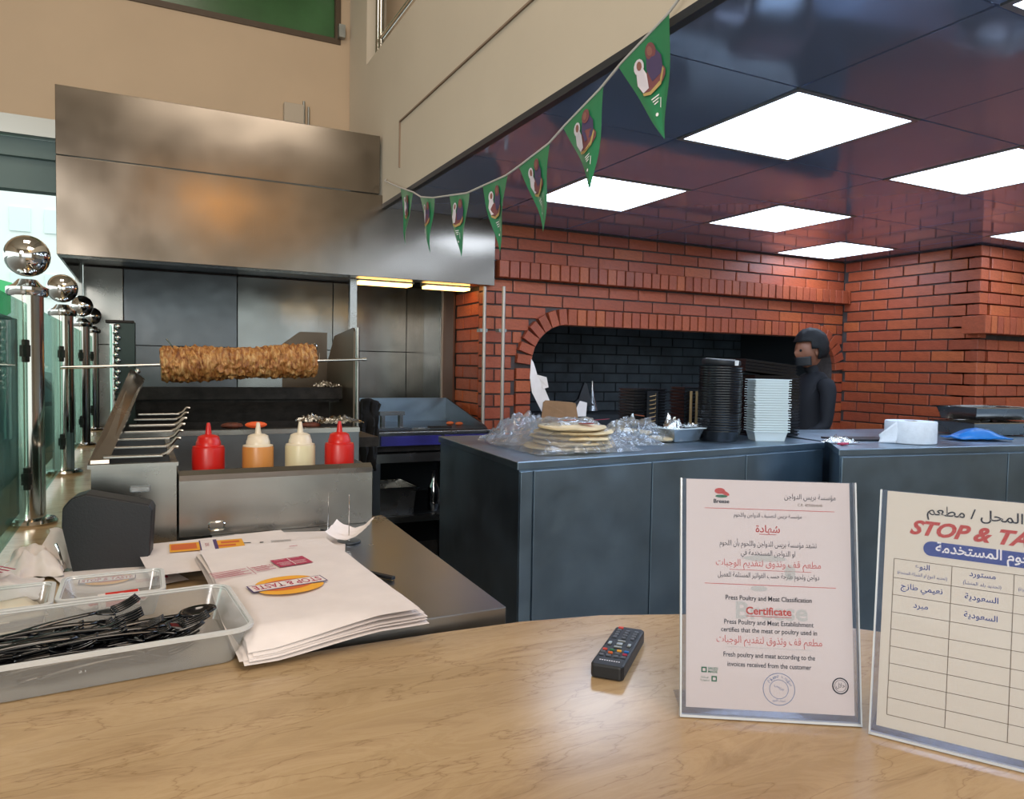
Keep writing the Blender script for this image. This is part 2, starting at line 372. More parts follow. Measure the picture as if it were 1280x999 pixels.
# --- brick walls
def chamfer_brick():
    b = MB().box((0, 0, 0), (1, 1, 1)); return b
bb = bmesh.new(); bmesh.ops.create_cube(bb, size=1); bmesh.ops.bevel(bb, geom=bb.edges[:], offset=.03, segments=1, affect='EDGES')
brick_me = bpy.data.meshes.new('brick'); bb.to_mesh(brick_me); bb.free(); brick_me.materials.append(M['brick'])
nb = [0]
def brick(parent, c, size, rot=(0, 0, 0)):
    o = bpy.data.objects.new('brick', brick_me); COL.objects.link(o); o.parent = parent
    o.location = Vector(c)-parent.location; o.scale = size; o.rotation_euler = (rot[0]+rnd(-.006, .006), rot[1], rot[2]+rnd(-.008, .008)); nb[0] += 1; return o
WY = 4.15; J = .010; CH = .0797; BL = .242
OX0, OX1, OZ1, RAD, RIM = 2.224, 5.0, 1.775, .26, .108
def open_left(z):   # x of the outer rim of the opening at height z
    zc = OZ1-RAD
    if z <= zc: return OX0-RIM
    r = RAD+RIM; d = min(z-zc, r); return OX0+RAD-math.sqrt(max(0, r*r-d*d))
def open_right(z):
    zc = OZ1-RAD
    if z <= zc: return OX1+RIM
    r = RAD+RIM; d = min(z-zc, r); return OX1-RAD+math.sqrt(max(0, r*r-d*d))
wb = empty('wall_back', (3.4, 4.15, 0), kind='structure')
def row(parent, z, h, x0, x1, off, place):
    x = x0-off
    while x < x1:
        a = max(x+J/2, x0); b = min(x+BL-J/2, x1)
        if b-a > .03: place((a+b)/2, z, b-a, h)
        x += BL
def pl_back(x, z, w, h): brick(wb, (x, WY+.045+rnd(-.0015, .0015), z), (w, .09, h))
def back_row(zc, h, off):
    zt = zc+h/2*.2
    if zc-h/2 > OZ1+RIM-.01: row(wb, zc, h-J, 1.90, 5.095, off, pl_back)
    else:
        row(wb, zc, h-J, 1.90, open_left(zt)-J/2, off, pl_back)
        xr = open_right(zt)+J/2
        if xr < 5.07: row(wb, zc, h-J, xr, 5.095, .1, pl_back)
zt = 2.045; k = 0
while zt > .75: back_row(zt-CH/2, CH, (k % 2)*BL/2+.05); zt -= CH; k += 1
for k in range(3): back_row(2.158+CH*.96*(k+.5), CH*.96, ((k+1) % 2)*BL/2+.02)
x = 1.96
while x < 5.09:
    w = min(.0722, 5.095-x); brick(wb, (x+w/2, WY+.005+rnd(-.002, .002), 2.1015), (w-J*.8, .15, .103)); x += .0722
# opening rim: jamb bricks, arc bricks, lintel bricks
z = .78
while z < OZ1-RAD-.02:
    brick(wb, (OX0-RIM/2, WY+.035, z+CH/2), (RIM-.004, .1, CH-J)); z += CH
z = .78
while z < OZ1-RAD-.02:
    brick(wb, (5.05, WY+.035, z+CH/2), (.094, .1, CH-J)); z += CH
def arc(cx, cz, a0, a1, n):
    for k in range(n):
        a = a0+(a1-a0)*(k+.5)/n; r = RAD+RIM/2
        brick(wb, (cx+r*math.cos(a), WY+.03, cz+r*math.sin(a)), (RIM-.004, .11, .058), (0, -a, 0))
arc(OX0+RAD, OZ1-RAD, PI, PI/2, 7); arc(OX1-RAD, OZ1-RAD, PI/2, 0, 7)
x = OX0+RAD
while x < OX1-RAD-.01:
    brick(wb, (x+.036, WY+.03+rnd(-.002, .002), OZ1+RIM/2), (.072-J*.8, .11, RIM-.004)); x += .0722
# mortar backing around the opening
mo = MB()
mo.b2((1.91, WY+.012, .02), (OX0-.002, WY+.15, CEIL+.02)); mo.b2((OX0-.002, WY+.012, OZ1+.004), (5.09, WY+.15, CEIL+.02)); mo.b2((OX1, WY+.012, .02), (5.09, WY+.15, OZ1+.004))
for sx, cx, ex in ((-1, OX0+RAD, OX0), (1, OX1-RAD, OX1)):
    cz = OZ1-RAD; pts = [(cx+sx*(RAD+.002)*math.cos(a), WY+.012, cz+(RAD+.002)*math.sin(a)) for a in [PI/2*k/8 for k in range(9)]]
    for p, q in zip(pts[:-1], pts[1:]): mo.extr([p, q, (ex, WY+.012, OZ1+.004)], (0, .138, 0))
mo.b2((OX0, WY+.012, .02), (OX1, WY+.15, .93)); mo.build('mortar', 'mortar', wb, world=True)
ov = empty('trim_1', (3.6, 4.3, .93), kind='structure')   # inside of the baking oven
MB().b2((2.1, 5.25, .93), (5.1, 5.3, 1.95)).b2((2.1, 4.3, 1.9), (5.1, 5.25, 1.95)).b2((2.1, 4.3, .93), (2.16, 5.25, 1.9)).b2((5.06, 4.3, .93), (5.1, 5.25, 1.9)).build('oven_lining', 'soot', ov, world=True)
MB().b2((OX0+.01, 4.17, .93), (OX1-.01, 5.24, .965)).build('oven_slab', 'stone', ov, world=True)
ob = MB(); z = .98; k = 0
while z < 1.88:
    x = 2.2-(k % 2)*.12
    while x < 5.0: ob.b2((max(x+.006, 2.17), 5.232+rnd(0, .006), z+.006), (min(x+.234, 5.05), 5.25, z+.074)); x += .24
    z += .08; k += 1
tag(ob.build('oven_brick_lining', 'oven', ov, world=True), kind='stuff')
# left return of the brick pier (under the hood) and right walls
wl = empty('wall_left_return', (1.9, 4.7, 0), kind='structure'); wl.name = 'wall_left'
def pl_ret(y, z, w, h): brick(wl, (1.945, y, z), (.09, w, h))
zt = 1.98; k = 0
while zt > .9: row(wl, zt-CH/2, CH-J, 4.245, 4.62, (k % 2)*BL/2, pl_ret); zt -= CH; k += 1
MB().b2((1.915, 4.305, .02), (2.05, 5.62, 2.6)).build('mortar', 'mortar', wl, world=True)
MB().b2((-.33, 5.625, .0), (2.05, 5.75, 2.6)).build('trim_5', 'mortar', kind='structure')
wr = empty('wall_right', (5.1, 3.6, 0), kind='structure')
def pl_r(y, z, w, h): brick(wr, (5.145+rnd(-.0015, .0015), y, z), (.09, w, h))
def pl_r2(x, z, w, h): brick(wr, (x, 3.105, z), (w, .09, h))
zt = CEIL-.004; k = 0
while zt > .8:
    row(wr, zt-CH/2, CH-J, 3.062, 4.145, (k % 2)*BL/2+.03, pl_r)
    if not (1.77 < zt-CH/2 < 1.91): row(wr, zt-CH/2, CH-J, 5.195, 7.4, (k % 2)*BL/2+.1, pl_r2)
    zt -= CH; k += 1
x = 5.03
while x < 6.6: brick(wr, (x+.036, 3.06, 1.84), (.062, .16, .12)); x += .0722
MB().b2((5.112, 3.115, .02), (5.25, 4.2, CEIL+.02)).b2((5.112, 3.115, .02), (8, 3.25, CEIL+.02)).build('mortar', 'mortar', wr, world=True)
# parapet wall above the kitchen, its fascia line and railing
par = empty('wall_parapet', (1.3, 1, CEIL), kind='structure'); par.name = 'trim_2'
MB().extr([(1.23, -5, CEIL+.02), (1.23, 4.86, CEIL+.02), (1.23, 4.86, 5.2), (1.23, 4.46, 5.2), (1.23, 4.46, 3.31), (1.23, -5, 3.31)], (.12, 0, 0)).build('plaster', 'wall', par, world=True)
MB().b2((1.222, -5, 2.776), (1.231, 3.79, 2.784)).b2((1.222, 3.785, 2.54), (1.231, 3.792, 2.784)).build('moulding_line', pm('line_paint', '#8d7866', .8), par, world=True)
MB().b2((1.23, -5, CEIL-.004), (1.258, 4.13, CEIL+.02)).build('edge_trim', 'darktrim', par, world=True)
rl = empty('railing', (1.29, 3, 3.31), label='brass coloured metal railing on top of the cream parapet wall', cat='railing')
for y in (4.42, 4.36, 3.2, 2.0, .8): MB().tube([(0, y-3, 0), (0, y-3, .95)], .018).build('post', 'polish', rl)
MB().tube([(0, 1.42, .95), (0, -7, .95)], .025).build('handrail', 'polish', rl)
MB().tube([(0, 1.42, .13), (0, -7, .13)], .012).build('lower_rail', 'polish', rl)
# back wall of the hall above the hood, with the green pane
wu = empty('wall_rear', (0, 4.95, 2.8), kind='structure')
MB().b2((-5, 4.87, 2.81), (1.36, 5.0, 3.57)).b2((-5, 4.87, 3.57), (.33-.6, 5.0, 5.2)).b2((1.17, 4.87, 3.57), (4.5, 5.0, 5.2)).b2((-.27, 4.87, 4.7), (1.17, 5.0, 5.2)).build('plaster', 'wallback', wu, world=True)
w1 = empty('window_1', (.45, 4.9, 3.57), kind='structure')
MB().b2((-.27, 4.86, 3.565), (1.17, 4.95, 3.60)).b2((1.135, 4.86, 3.6), (1.17, 4.95, 4.7)).b2((-.27, 4.86, 3.6), (-.235, 4.95, 4.7)).b2((-.27, 4.86, 4.66), (1.17, 4.95, 4.7)).build('frame', pm('brown_frame', '#4a3a28', .5), w1, world=True)
MB().b2((-.235, 4.9, 3.6), (1.135, 4.91, 4.66)).build('pane', 'greenpane', w1, world=True)
MB().b2((1.15, 4.82, 3.60), (1.19, 4.86, 3.68)).build('latch', 'alu', w1, world=True)
# header with roller shutter over the left opening
hd = empty('trim_3', (-2, 4.9, 2.4), kind='structure')
MB().b2((-5, 4.80, 2.74), (-.36, 5.0, 2.81)).b2((-5, 4.76, 2.70), (-.36, 4.8, 2.745)).build('header_ledge', 'alu', hd, world=True)
MB().b2((-5, 4.84, 2.60), (-.36, 4.98, 2.70)).b2((-5, 4.88, 2.43), (-.36, 4.98, 2.60)).build('roller_shutter', 'teal', hd, world=True)
MB().b2((-.37, 5.5, .9), (-.33, 5.56, 2.79)).build('opening_frame', 'alu', hd, world=True)
# hall shell (behind and left of the camera)
MB().b2((-5, -6, 5.2), (9, 5, 5.3)).build('trim_4', 'wall', kind='structure')
sh = empty('wall_front', (1, -5.5, 0), kind='structure')
MB().b2((-5, -5.6, 2.9), (9, -5.5, 5.2)).b2((4, -5.6, 0), (9, -5.5, 2.9)).b2((-5, -5.6, 0), (-3, -5.5, 2.9)).build('plaster', 'wall', sh, world=True)
MB().b2((-5.1, -5.6, 2.9), (-5, 5, 5.2)).build('plaster_left', 'wall', sh, world=True)
MB().b2((8, -5.5, 0), (8.1, 3.1, 5.2)).build('plaster_right', 'wall', sh, world=True)
MB().b2((2.4, 4.75, 3.4), (8, 4.85, 5.2)).build('plaster_far', 'wallback', sh, world=True)
pl = empty('pendant_lamp', (.78, -1.0, 3.3), label='warm globe lamp hanging behind the viewer, outside the photo', cat='lamp')
MB().ball((0, 0, 0), .13, 20).build('globe', pm('warm_globe', '#ffffff', .5, emit='#ffb45a', es=30), pl); MB().tube([(0, 0, .13), (0, 0, 1.9)], .006).build('cord', 'blackmatte', pl)
# ================================================================== EXTRACTOR HOOD
hood = empty('extractor_hood', (.8, 4.8, 1.99), label='large stainless steel extractor hood over the grill and griddle', cat='hood')
x0, x1, y0, y1, z0, z1 = -.35, 1.94, 4.10, 5.58, 1.995, 2.785
MB().b2((x0, y0, 2.462), (1.213, 4.14, z1), bev=.002).build('upper_panel', 'hood', hood, world=True)
MB().b2((x0, y0, z0), (x1, 4.14, 2.457), bev=.002).build('lower_panel', 'hood', hood, world=True)
MB().b2((1.36, y0+.004, 2.459), (x1, 4.14, 2.5)).build('upper_panel', 'hood', hood, world=True)
hs = MB(); hs.b2((x0, 4.14, z0), (x0+.01, y1, 2.42)).build('side_panel', 'hood', hood, world=True)
MB().b2((x0, 4.14, 2.42), (x0+.01, 4.79, z1)).build('side_panel', 'hood', hood, world=True)
MB().b2((x0+.01, 4.14, 2.775), (1.213, 4.86, z1)).build('top_panel', 'hood', hood, world=True)
MB().b2((x0+.01, 4.14, 2.12), (1.912, 5.62, 2.14)).build('inner_ceiling', 'steel_dark', hood, world=True)
MB().b2((x0+.01, 4.14, z0), (1.90, 4.20, z0+.012)).b2((x0+.01, 4.2, z0), (1.89, 4.22, z0+.05)).build('gutter', 'steel', hood, world=True)
for a, b, lab in ((1.14, 1.48, 'left'), (1.56, 1.86, 'right')):
    t = empty('hood_lamp', ((a+b)/2, 4.32, 1.985), label='warm strip lamp under the hood, %s of the two' % lab, cat='lamp', group='strip lamps under the hood')
    MB().b2((a, 4.26, 1.99), (b, 4.38, 2.03)).build('housing', 'alu', t, world=True); MB().b2((a+.01, 4.27, 1.975), (b-.01, 4.37, 1.989)).build('tube', 'striplamp', t, world=True)
for p, lab in (((1.875, 4.10), 'left thin one'), ((1.965, 4.02), 'right thicker one')):
    t = empty('wall_pipe', (p[0], p[1], 1.0), label='vertical steel pipe in front of the brick pier, %s' % lab, cat='pipe', group='pipes beside the griddle')
    MB().tube([(0, 0, 0), (0, 0, .985)], .011).build('pipe', 'pipe', t)
    MB().box((0, .03, .72), (.05, .05, .02)).build('bracket', 'alu', t); MB().box((0, .03, .1), (.05, .05, .02)).build('bracket', 'alu', t)
# steel cladding of the cooking recess
cl = empty('steel_cladding', (.8, 5.6, 1.0), label='stainless steel cladding panels on the wall behind the grill', cat='wall panel')
for a, b, m in ((-.33, -.10, 'steel'), (-.095, .62, 'steel_dark'), (.625, 1.30, 'panel'), (1.305, 1.89, 'panel')):
    for za, zb in ((.6, 1.60), (1.603, 2.11)): MB().b2((a, 5.60, za), (b, 5.62, zb), bev=.002).build('panel', m, cl, world=True)
sc_ = empty('side_cladding', (1.9, 5, .9), label='steel and brown cladding panels on the right side of the cooking recess', cat='wall panel')
for a, b, m in ((4.62, 4.80, pm('brown_panel', '#6a4a3c', .4, .4)), (4.805, 5.20, 'panel'), (5.205, 5.59, 'hood')): MB().b2((1.884, a, .6), (1.897, b, 2.11)).build('panel', m, sc_, world=True)
MB().b2((1.872, 4.80, .8), (1.883, 4.82, 2.11)).build('edge_strip', 'pipe', sc_, world=True)
MB().b2((1.085, 4.24, .0), (1.125, 4.28, 1.99)).build('corner_post', 'steel', None, 'square steel post under the hood between grill and griddle', 'post', origin=(1.1, 4.26, 0))
jb = empty('junction_box', (.88, 4.87, 2.80), label='small grey junction box on beige wall just above the hood', cat='box')
MB().b2((-.07, -.05, .21), (.05, 0, .33), bev=.004).build('box', pm('grey_box', '#b7aa98', .6), jb); MB().tube([(.055, -.02, 0), (.055, -.02, .36)], .008).build('conduit', 'alu', jb); MB().tube([(.085, -.02, .18), (.085, -.02, .33)], .006).build('conduit', 'alu', jb)
# ================================================================== MARBLE COUNTER, POSTS AND GLASS
mc = MB()
back = [(.152, 1.15), (.30, 1.150), (.45, 1.147), (.60, 1.139), (.75, 1.11), (.90, 1.05), (1.02, .96), (1.13, .864), (1.25, .72), (1.36, .52), (1.44, .25), (1.46, -.2)]
mc.prism([(-.36, -.2), *[(1.46-.0, -.2)], *back[::-1][1:], (.152, 1.945), (-.108, 1.945), (-.108, 5.45), (-.36, 5.45)], 1.01, 1.05)
cb = empty('marble_counter', (.5, .5, 0), label='long beige marble counter in the foreground, running left along the posts', cat='counter')
mc.build('counter_top', 'marble', cb, bev=.004, world=True)
MB().prism([(-.33, -.15), (1.40, -.15), (1.38, .25), (1.30, .52), (1.19, .72), (1.07, .864), (.96, .96), (.84, 1.03), (.70, 1.08), (.15, 1.11), (-.33, 1.11)], .002, 1.009).build('plinth', 'wall', cb, world=True)
MB().b2((-.34, 1.12, .002), (-.14, 5.45, 1.009)).build('ledge_wall', 'wall', cb, world=True)
def post():
    t = empty('barrier_post', (0, 0, 1.05)); 
    MB().lathe([(.062, 0), (.066, .006), (.06, .014), (.04, .018)], 32).build('flange', 'polish', t)
    MB().lathe([(.0375, .014), (.0375, .62)], 28).build('tube', 'polish', t)
    MB().lathe([(.046, .618), (.050, .624), (.050, .64), (.034, .648), (.022, .662)], 28).build('collar', 'chrome', t)
    MB().ball((0, 0, .725), .055, 28).build('ball', 'chrome', t)
    for z in (.13, .47): MB().box((.0, -.048, z), (.016, .026, .06), bev=.003).box((0, -.058, z), (.024, .012, .03)).build('glass_clamp', 'iron', t)
    return t
PL = ['first and nearest chrome post with ball top, at the left edge of the photo', 'second chrome post with ball top behind the nearest one', 'third chrome post with ball top, left of the hood corner', 'last and smallest chrome post with ball top, in front of steel panel']
p0 = post()
for k, y in enumerate((2.37, 3.37, 4.42, 5.38)):
    o = p0 if k == 0 else copy_tree(p0)
    o.location = (-.27, y, 1.05); tag(o, PL[k], 'post', 'ball topped posts of the glass barrier')
for k, (a, b) in enumerate(((1.38, 2.31), (2.43, 3.31), (3.43, 4.36), (4.48, 5.32))):
    MB().box((0, 0, .29), (.008, b-a, .56), bev=.001).build('glass_screen', 'glass', None, ['glass panel left of the nearest post', 'glass panel between the first and second post', 'glass panel between the second and third post', 'glass panel between the third and last post'][k], 'glass screen', 'glass screens of the barrier', loc=(-.27, (a+b)/2, 1.075))
MB().box((0, 0, .27), (.004, .80, .5)).build('lilac_banner', pm('lilac_banner_paper', '#c9c3d2', .7), None, 'pale lilac sheet on the outside of the nearest glass panel', 'banner', loc=(-.282, 1.86, 1.08))
# ================================================================== STEEL TABLE
tb = empty('steel_table', (.37, 1.6, 0), label='stainless steel table behind the marble counter carrying paper wrappers and the bin', cat='table')
MB().prism([(.156, 1.163), (.584, 1.163), (.618, 2.03), (.156, 2.03)], 1.03, 1.07).build('table_top', 'table', tb, world=True, bev=.002)
for x, y in ((.2, 1.2), (.55, 1.2), (.2, 1.9), (.58, 1.9)): MB().tube([(x, y, 0), (x, y, 1.03)], .018).build('leg', 'steel', tb, world=True)
MB().b2((.19, 1.22, .3), (.56, 1.9, .32)).build('lower_shelf', 'steel_dark', tb, world=True)
# steel bottle bin
bn = empty('bottle_bin', (.32, 2.02, 1.071), label='low open stainless steel bin holding four sauce bottles', cat='bin')
b = MB(); b.b2((.083, 1.945, 1.071), (.562, 1.948, 1.222)); b.b2((.083, 2.13, 1.071), (.562, 2.133, 1.205)); b.b2((.083, 1.948, 1.071), (.086, 2.13, 1.222)); b.b2((.559, 1.948, 1.071), (.562, 2.13, 1.222)); b.b2((.086, 1.948, 1.071), (.559, 2.13, 1.112))
b.build('body', 'steel', bn, world=True)
MB().extr([(.083, 1.943, 1.222), (.083, 1.962, 1.232), (.083, 1.962, 1.227), (.083, 1.945, 1.208)], (.479, 0, 0)).build('rim', 'steel', bn, world=True)
MB().tube([(.15, 1.941, 1.09), (.15, 1.941, 1.098), (.154, 1.941, 1.103), (.182, 1.941, 1.103), (.186, 1.941, 1.098), (.186, 1.941, 1.088), (.182, 1.941, 1.083), (.154, 1.941, 1.083), (.15, 1.941, 1.09)], .0025, 6).build('latch_plate', 'chrome', bn, world=True)
def bottle(x, y, body, cap, label):
    t = empty('sauce_bottle', (x, y, 1.113), (0, 0, rnd(0, 3)), label, 'bottle', 'squeeze bottles in the steel bin')
    MB().lathe([(.037, 0), (.040, .004), (.040, .160), (.038, .166)], 28).build('body', body, t)
    MB().lathe([(.0385, .164), (.0385, .167), (.031, .169), (.030, .179), (.0285, .181), (.026, .192), (.018, .196), (.0085, .198), (.0065, .212), (.0045, .226), (.0035, .228)], 28).build('nozzle_cap', cap, t)
bottle(.158, 2.06, 'red', 'red', 'leftmost red squeeze bottle in the steel bin')
bottle(.280, 2.05, 'orange', 'natcap', 'orange brown squeeze bottle with pale cap in the steel bin')
bottle(.390, 2.05, 'cream', 'natcap', 'cream coloured squeeze bottle with pale cap in the steel bin')
bottle(.495, 2.04, 'red', 'red', 'rightmost red squeeze bottle in the steel bin')
# ================================================================== LONG GRILL WITH SKEWERS
gr = empty('charcoal_grill', (.2, 2.8, 1.0), label='open steel charcoal grill with slanted left side behind the bin', cat='grill')
b = MB(); b.b2((-.103, 1.955, 1.0), (.078, 1.958, 1.247)); b.b2((-.103, 1.958, .5), (-.10, 3.1, 1.247)); b.b2((-.10, 2.14, .5), (.60, 3.1, 1.15)); b.b2((.075, 1.958, 1.072), (.078, 2.14, 1.25))
b.build('body', 'steel', gr, world=True)
MB().b2((-.11, 1.945, 1.247), (.082, 1.965, 1.256)).b2((.066, 1.965, 1.247), (.08, 2.6, 1.256)).build('rim', 'steel', gr, world=True)
MB().extr([(-.104, 1.958, 1.257), (-0.031, 3.000, 1.455), (-0.032, 3.000, 1.298), (-.104, 2.4, 1.25)], (-.006, 0, 0)).build('side_shield', 'steel', gr, world=True)
MB().extr([(-.104, 1.958, 1.257), (-.066, 1.962, 1.257), (0.015, 3.000, 1.426), (-0.031, 3.000, 1.461)], (.0, 0.004, .008)).build('shield_flange', 'steel', gr, world=True)
MB().ball((-0.008, 2.980, 1.461), .010, 12).build('hinge_cap', 'chrome', gr, world=True)
MB().b2((-.09, 2.56, 1.151), (.69, 2.58, 1.262)).build('inner_wall', 'steel_dark', gr, world=True)
MB().b2((-.09, 2.55, 1.262), (.69, 2.60, 1.278)).build('front_rail', 'steel', gr, world=True)
MB().b2((-.09, 2.62, 1.20), (.78, 3.02, 1.235)).build('coal_bed', 'iron', gr, world=True)
for k in range(7):
    y = 1.99+k*.135
    t = empty('grill_skewer', (-.005+.012*k, y, 1.268+.008*k), (0, 0, rnd(-.03, .03)), label=['nearest', 'second nearest', 'third', 'middle', 'third farthest', 'second farthest', 'farthest'][k]+' flat metal skewer lying across the grill left end', cat='skewer', group='flat skewers across the grill')
    MB().box((-.01, 0, 0), (.13, .022, .007), bev=.002).build('blade', 'steel', t)
    MB().tube([(.05, 0, .0), (.065, .0, .006), (.078, 0, .022), (.088, 0, .02)], .005, 8).build('handle', 'steel', t)
# doner roaster behind
dr = empty('doner_roaster', (.35, 3.3, 1.0), label='dark horizontal doner roaster with steel cheek plate on the right', cat='roaster')
MB().b2((-.10, 3.12, .6), (.83, 3.60, 1.20)).build('body', 'steel_dark', dr, world=True)
MB().b2((-.1, 3.12, 1.20), (.81, 3.125, 1.262)).build('burner_front', 'iron', dr, world=True)
MB().b2((-.04, 3.30, 1.33), (.80, 3.42, 1.345)).b2((-.04, 3.26, 1.345), (.80, 3.30, 1.395)).build('upper_shelf', 'iron', dr, world=True)
MB().b2((-.04, 3.50, 1.20), (.80, 3.55, 1.33)).build('back_plate', 'iron', dr, world=True)
MB().extr([(.81, 3.10, 1.20), (.81, 3.60, 1.20), (.81, 3.60, 1.50), (.81, 3.45, 1.63), (.81, 3.12, 1.655), (.81, 3.10, 1.64)], (.008, 0, 0)).build('side_plate', pm('brown_heated_steel', '#6b5f52', .35, .9), dr, world=True)
MB().extr([(.60, 3.598, 1.35), (.81, 3.598, 1.35), (.81, 3.598, 1.65), (.68, 3.598, 1.65), (.60, 3.598, 1.59)], (0, .005, 0)).build('corner_plate', pm('brown_heated_steel_back', '#5e5449', .4, .9), dr, world=True)
MB().tube([(.825, 3.09, 1.2), (.825, 3.09, 1.655)], .008).build('edge_rod', 'steel', dr, world=True)
for z in (1.29, 1.31, 1.33, 1.35, 1.37): MB().b2((-.085, 3.10, z), (-.04, 3.12, z+.008)).build('vent_slat', 'iron', dr, world=True)
# motor column
mt = empty('spit_motor_column', (-.05, 3.30, 1.2), label='dark green grey column with chrome chain left of the meat', cat='column')
MB().box((0, 0, .225), (.07, .06, .45), bev=.004).build('column', pm('dark_green_metal', '#27322e', .3, .5), mt)
MB().tube([(-.045, -.02, 0), (-.045, -.02, .44)], .012).build('side_tube', 'chrome', mt)
for k in range(12): MB().ball((-.03+.004*(-1)**k, -.045, .43-k*.022), .010, 10).build('chain_link', 'chrome', mt)
MB().box((-.02, -.005, .45), (.10, .055, .012), bev=.003).build('cap', 'iron', mt)
# spit with meat
sp = empty('doner_spit', (.352, 3.0, 1.498), (0, -.047, 0), label='horizontal spit with browned layered meat roll above the grill', cat='spit')
MB().tube([(-.60, 0, 0), (.47, 0, 0)], [.0055, .0055], 10).tube([(.47, 0, 0), (.485, 0, 0)], .008, 10).build('rod', 'chrome', sp)
dm = MB()
def meat(u, v):
    a = 2*PI*v; x = -.285+.56*u; sh = .062-.006*u*.0+.004*math.sin(u*9)
    layer = .009*noise.noise(Vector((x*75, math.cos(a)*3.5, math.sin(a)*3.5)))+.0025*noise.noise(Vector((x*140, math.cos(a)*1.2, math.sin(a)*1.2)))+.005*noise.noise(Vector((x*45, math.cos(a)*5, math.sin(a)*5)))+.003*noise.noise(Vector((x*200, math.cos(a)*9, math.sin(a)*9)))
    e = min(u, 1-u)/.03; k = 1 if e >= 1 else (.93+.07*e)
    r = (sh+layer)*k
    return (x+.004*noise.noise(Vector((a*3, x*20, 2))), r*math.cos(a), r*math.sin(a))
dm.grid(meat, 190, 72)
for s in (0, 1):
    c = dm.bm.verts.new((-.285+.56*s, 0, 0)); dm.bm.verts.ensure_lookup_table()
    R = [dm.bm.verts[s*190*73+j] for j in range(73)]
    for j in range(72): dm.bm.faces.new((R[j], R[j+1], c))
dm.build('meat_roll', 'doner', sp)
MB().tube([(.28, 0, .0), (.285, 0, .055), (.28, 0, .07), (.272, 0, .065)], .003, 8).build('holding_fork', 'chrome', sp)
MB().tube([(.292, 0, .0), (.294, 0, .03)], .003, 8).build('locking_pin', 'chrome', sp)
MB().tube([(-.24, -.02, .06), (-.255, -.02, .085), (-.262, -.02, .095)], .0022, 8).build('skewer_tip', 'chrome', sp)
# grilled food and foil
for k, (p, w, lab) in enumerate((((0.669, 2.750, 1.284), .16, 'foil wrapped bundle on the right end of the grill'), ((0.586, 2.850, 1.275), .12, 'crumpled foil left of the foil bundle on the grill'), ((0.741, 3.300, 1.385), .12, 'small crumpled foil on the upper dark shelf by the cheek plate'))):
    b = MB(); zz = (1.28, 1.28, 1.398)[k]
    b.grid(lambda u, v, w=w: ((u-.5)*w, (v-.5)*w*.6, .018*max(0, 1-4*(u-.5)**2)*max(0, 1-4*(v-.5)**2)+.016*abs(noise.noise(Vector((u*9+k, v*9, 1))))), 18, 14)
    b.build('foil_piece', 'foil', None, lab, 'foil', loc=(p[0], p[1], zz))
for k, (px, w) in enumerate(((290, .05), (318, .09), (375, .06), (392, .07))):
    pass
for k, (p, lab) in enumerate((((0.293, 2.800, 1.304), 'left charred meat piece on the grill'), ((0.378, 2.820, 1.305), 'larger orange ember with emissive glow on the grill behind the bottles'), ((0.560, 2.750, 1.295), 'dark charred meat piece beside the foil'))):
    MB().ball((0, 0, .01), .03, 14, (1.3, .7, .4)).build('meat_ember_piece', 'grill_meat' if k != 1 else 'ember', None, lab, 'meat', loc=(p[0], p[1], 1.262))  # middle lump is an emissive ember standing in for the fire glint
# black cloth
b = MB(); b.grid(lambda u, v: ((u-.5)*.13*(1-.4*v)+.02*noise.noise(Vector((u*4, v*3, 0))), .04*noise.noise(Vector((u*5, v*4, 5))), -.34*v+.03*math.sin(u*PI)), 14, 22)
b.build('black_cloth', pm('black_cloth', '#141313', .95, bump=.6, bs=40), None, 'black greasy cloth hanging between the grill and the griddle', 'cloth', loc=(1.02, 3.62, 1.30), solid=.012)
# ================================================================== GRIDDLE AND STAND
gd = empty('griddle', (1.48, 4.1, 1.03), label='flat top griddle with purple film covered control panel', cat='griddle')
MB().b2((1.15, 3.90, 1.05), (1.84, 4.75, 1.125)).build('body', 'steel_dark', gd, world=True)
MB().b2((1.15, 3.885, 1.115), (1.84, 3.93, 1.13), bev=.002).build('front_lip', 'steel', gd, world=True)
MB().b2((1.16, 3.93, 1.126), (1.83, 4.60, 1.134)).build('plate', pm('griddle_plate', '#2f2d2b', .3, .8, var=.4, vs=6), gd, world=True)
MB().b2((1.15, 4.60, 1.126), (1.84, 4.62, 1.285)).build('splash_back', 'fridge', gd, world=True)
MB().extr([(1.83, 3.95, 1.13), (1.83, 4.60, 1.13), (1.83, 4.60, 1.285), (1.83, 3.99, 1.15)], (.01, 0, 0)).build('splash_side', 'steel_dark', gd, world=True)
MB().b2((1.17, 3.880, 1.055), (1.52, 3.898, 1.108)).b2((1.54, 3.880, 1.055), (1.83, 3.898, 1.108)).build('control_panel', 'purple', gd, world=True)
MB().b2((1.15, 3.91, 1.02), (1.84, 4.7, 1.05)).build('drip_tray', 'iron', gd, world=True)
pr = empty('griddle_press', (1.27, 4.02, 1.135), (0, 0, .1), label='steel griddle press with square arch handle', cat='press')
MB().box((0, 0, .005), (.20, .12, .01)).build('plate', 'steel_dark', pr); MB().box((-.055, 0, .045), (.02, .03, .07)).box((.055, 0, .045), (.02, .03, .07)).box((0, 0, .09), (.15, .035, .022)).build('handle', 'steel', pr)
tg = empty('griddle_scraper', (1.42, 4.0, 1.136), (0, 0, -.1), label='flat scraper lying on the griddle beside the press', cat='scraper')
MB().box((0, 0, .003), (.12, .06, .005)).build('blade', 'steel', tg); MB().box((.13, 0, .008), (.14, .02, .012)).build('handle', 'iron', tg)
for k, px in enumerate(((1.72, 4.25), (1.76, 4.2))): MB().ball((0, 0, .008), .018, 10, (1.5, .8, .6)).build('onion_bit', 'inkorange', None, ['left browned scrap', 'right browned scrap'][k]+' on the far right of the griddle', 'food', loc=(px[0], px[1], 1.136))
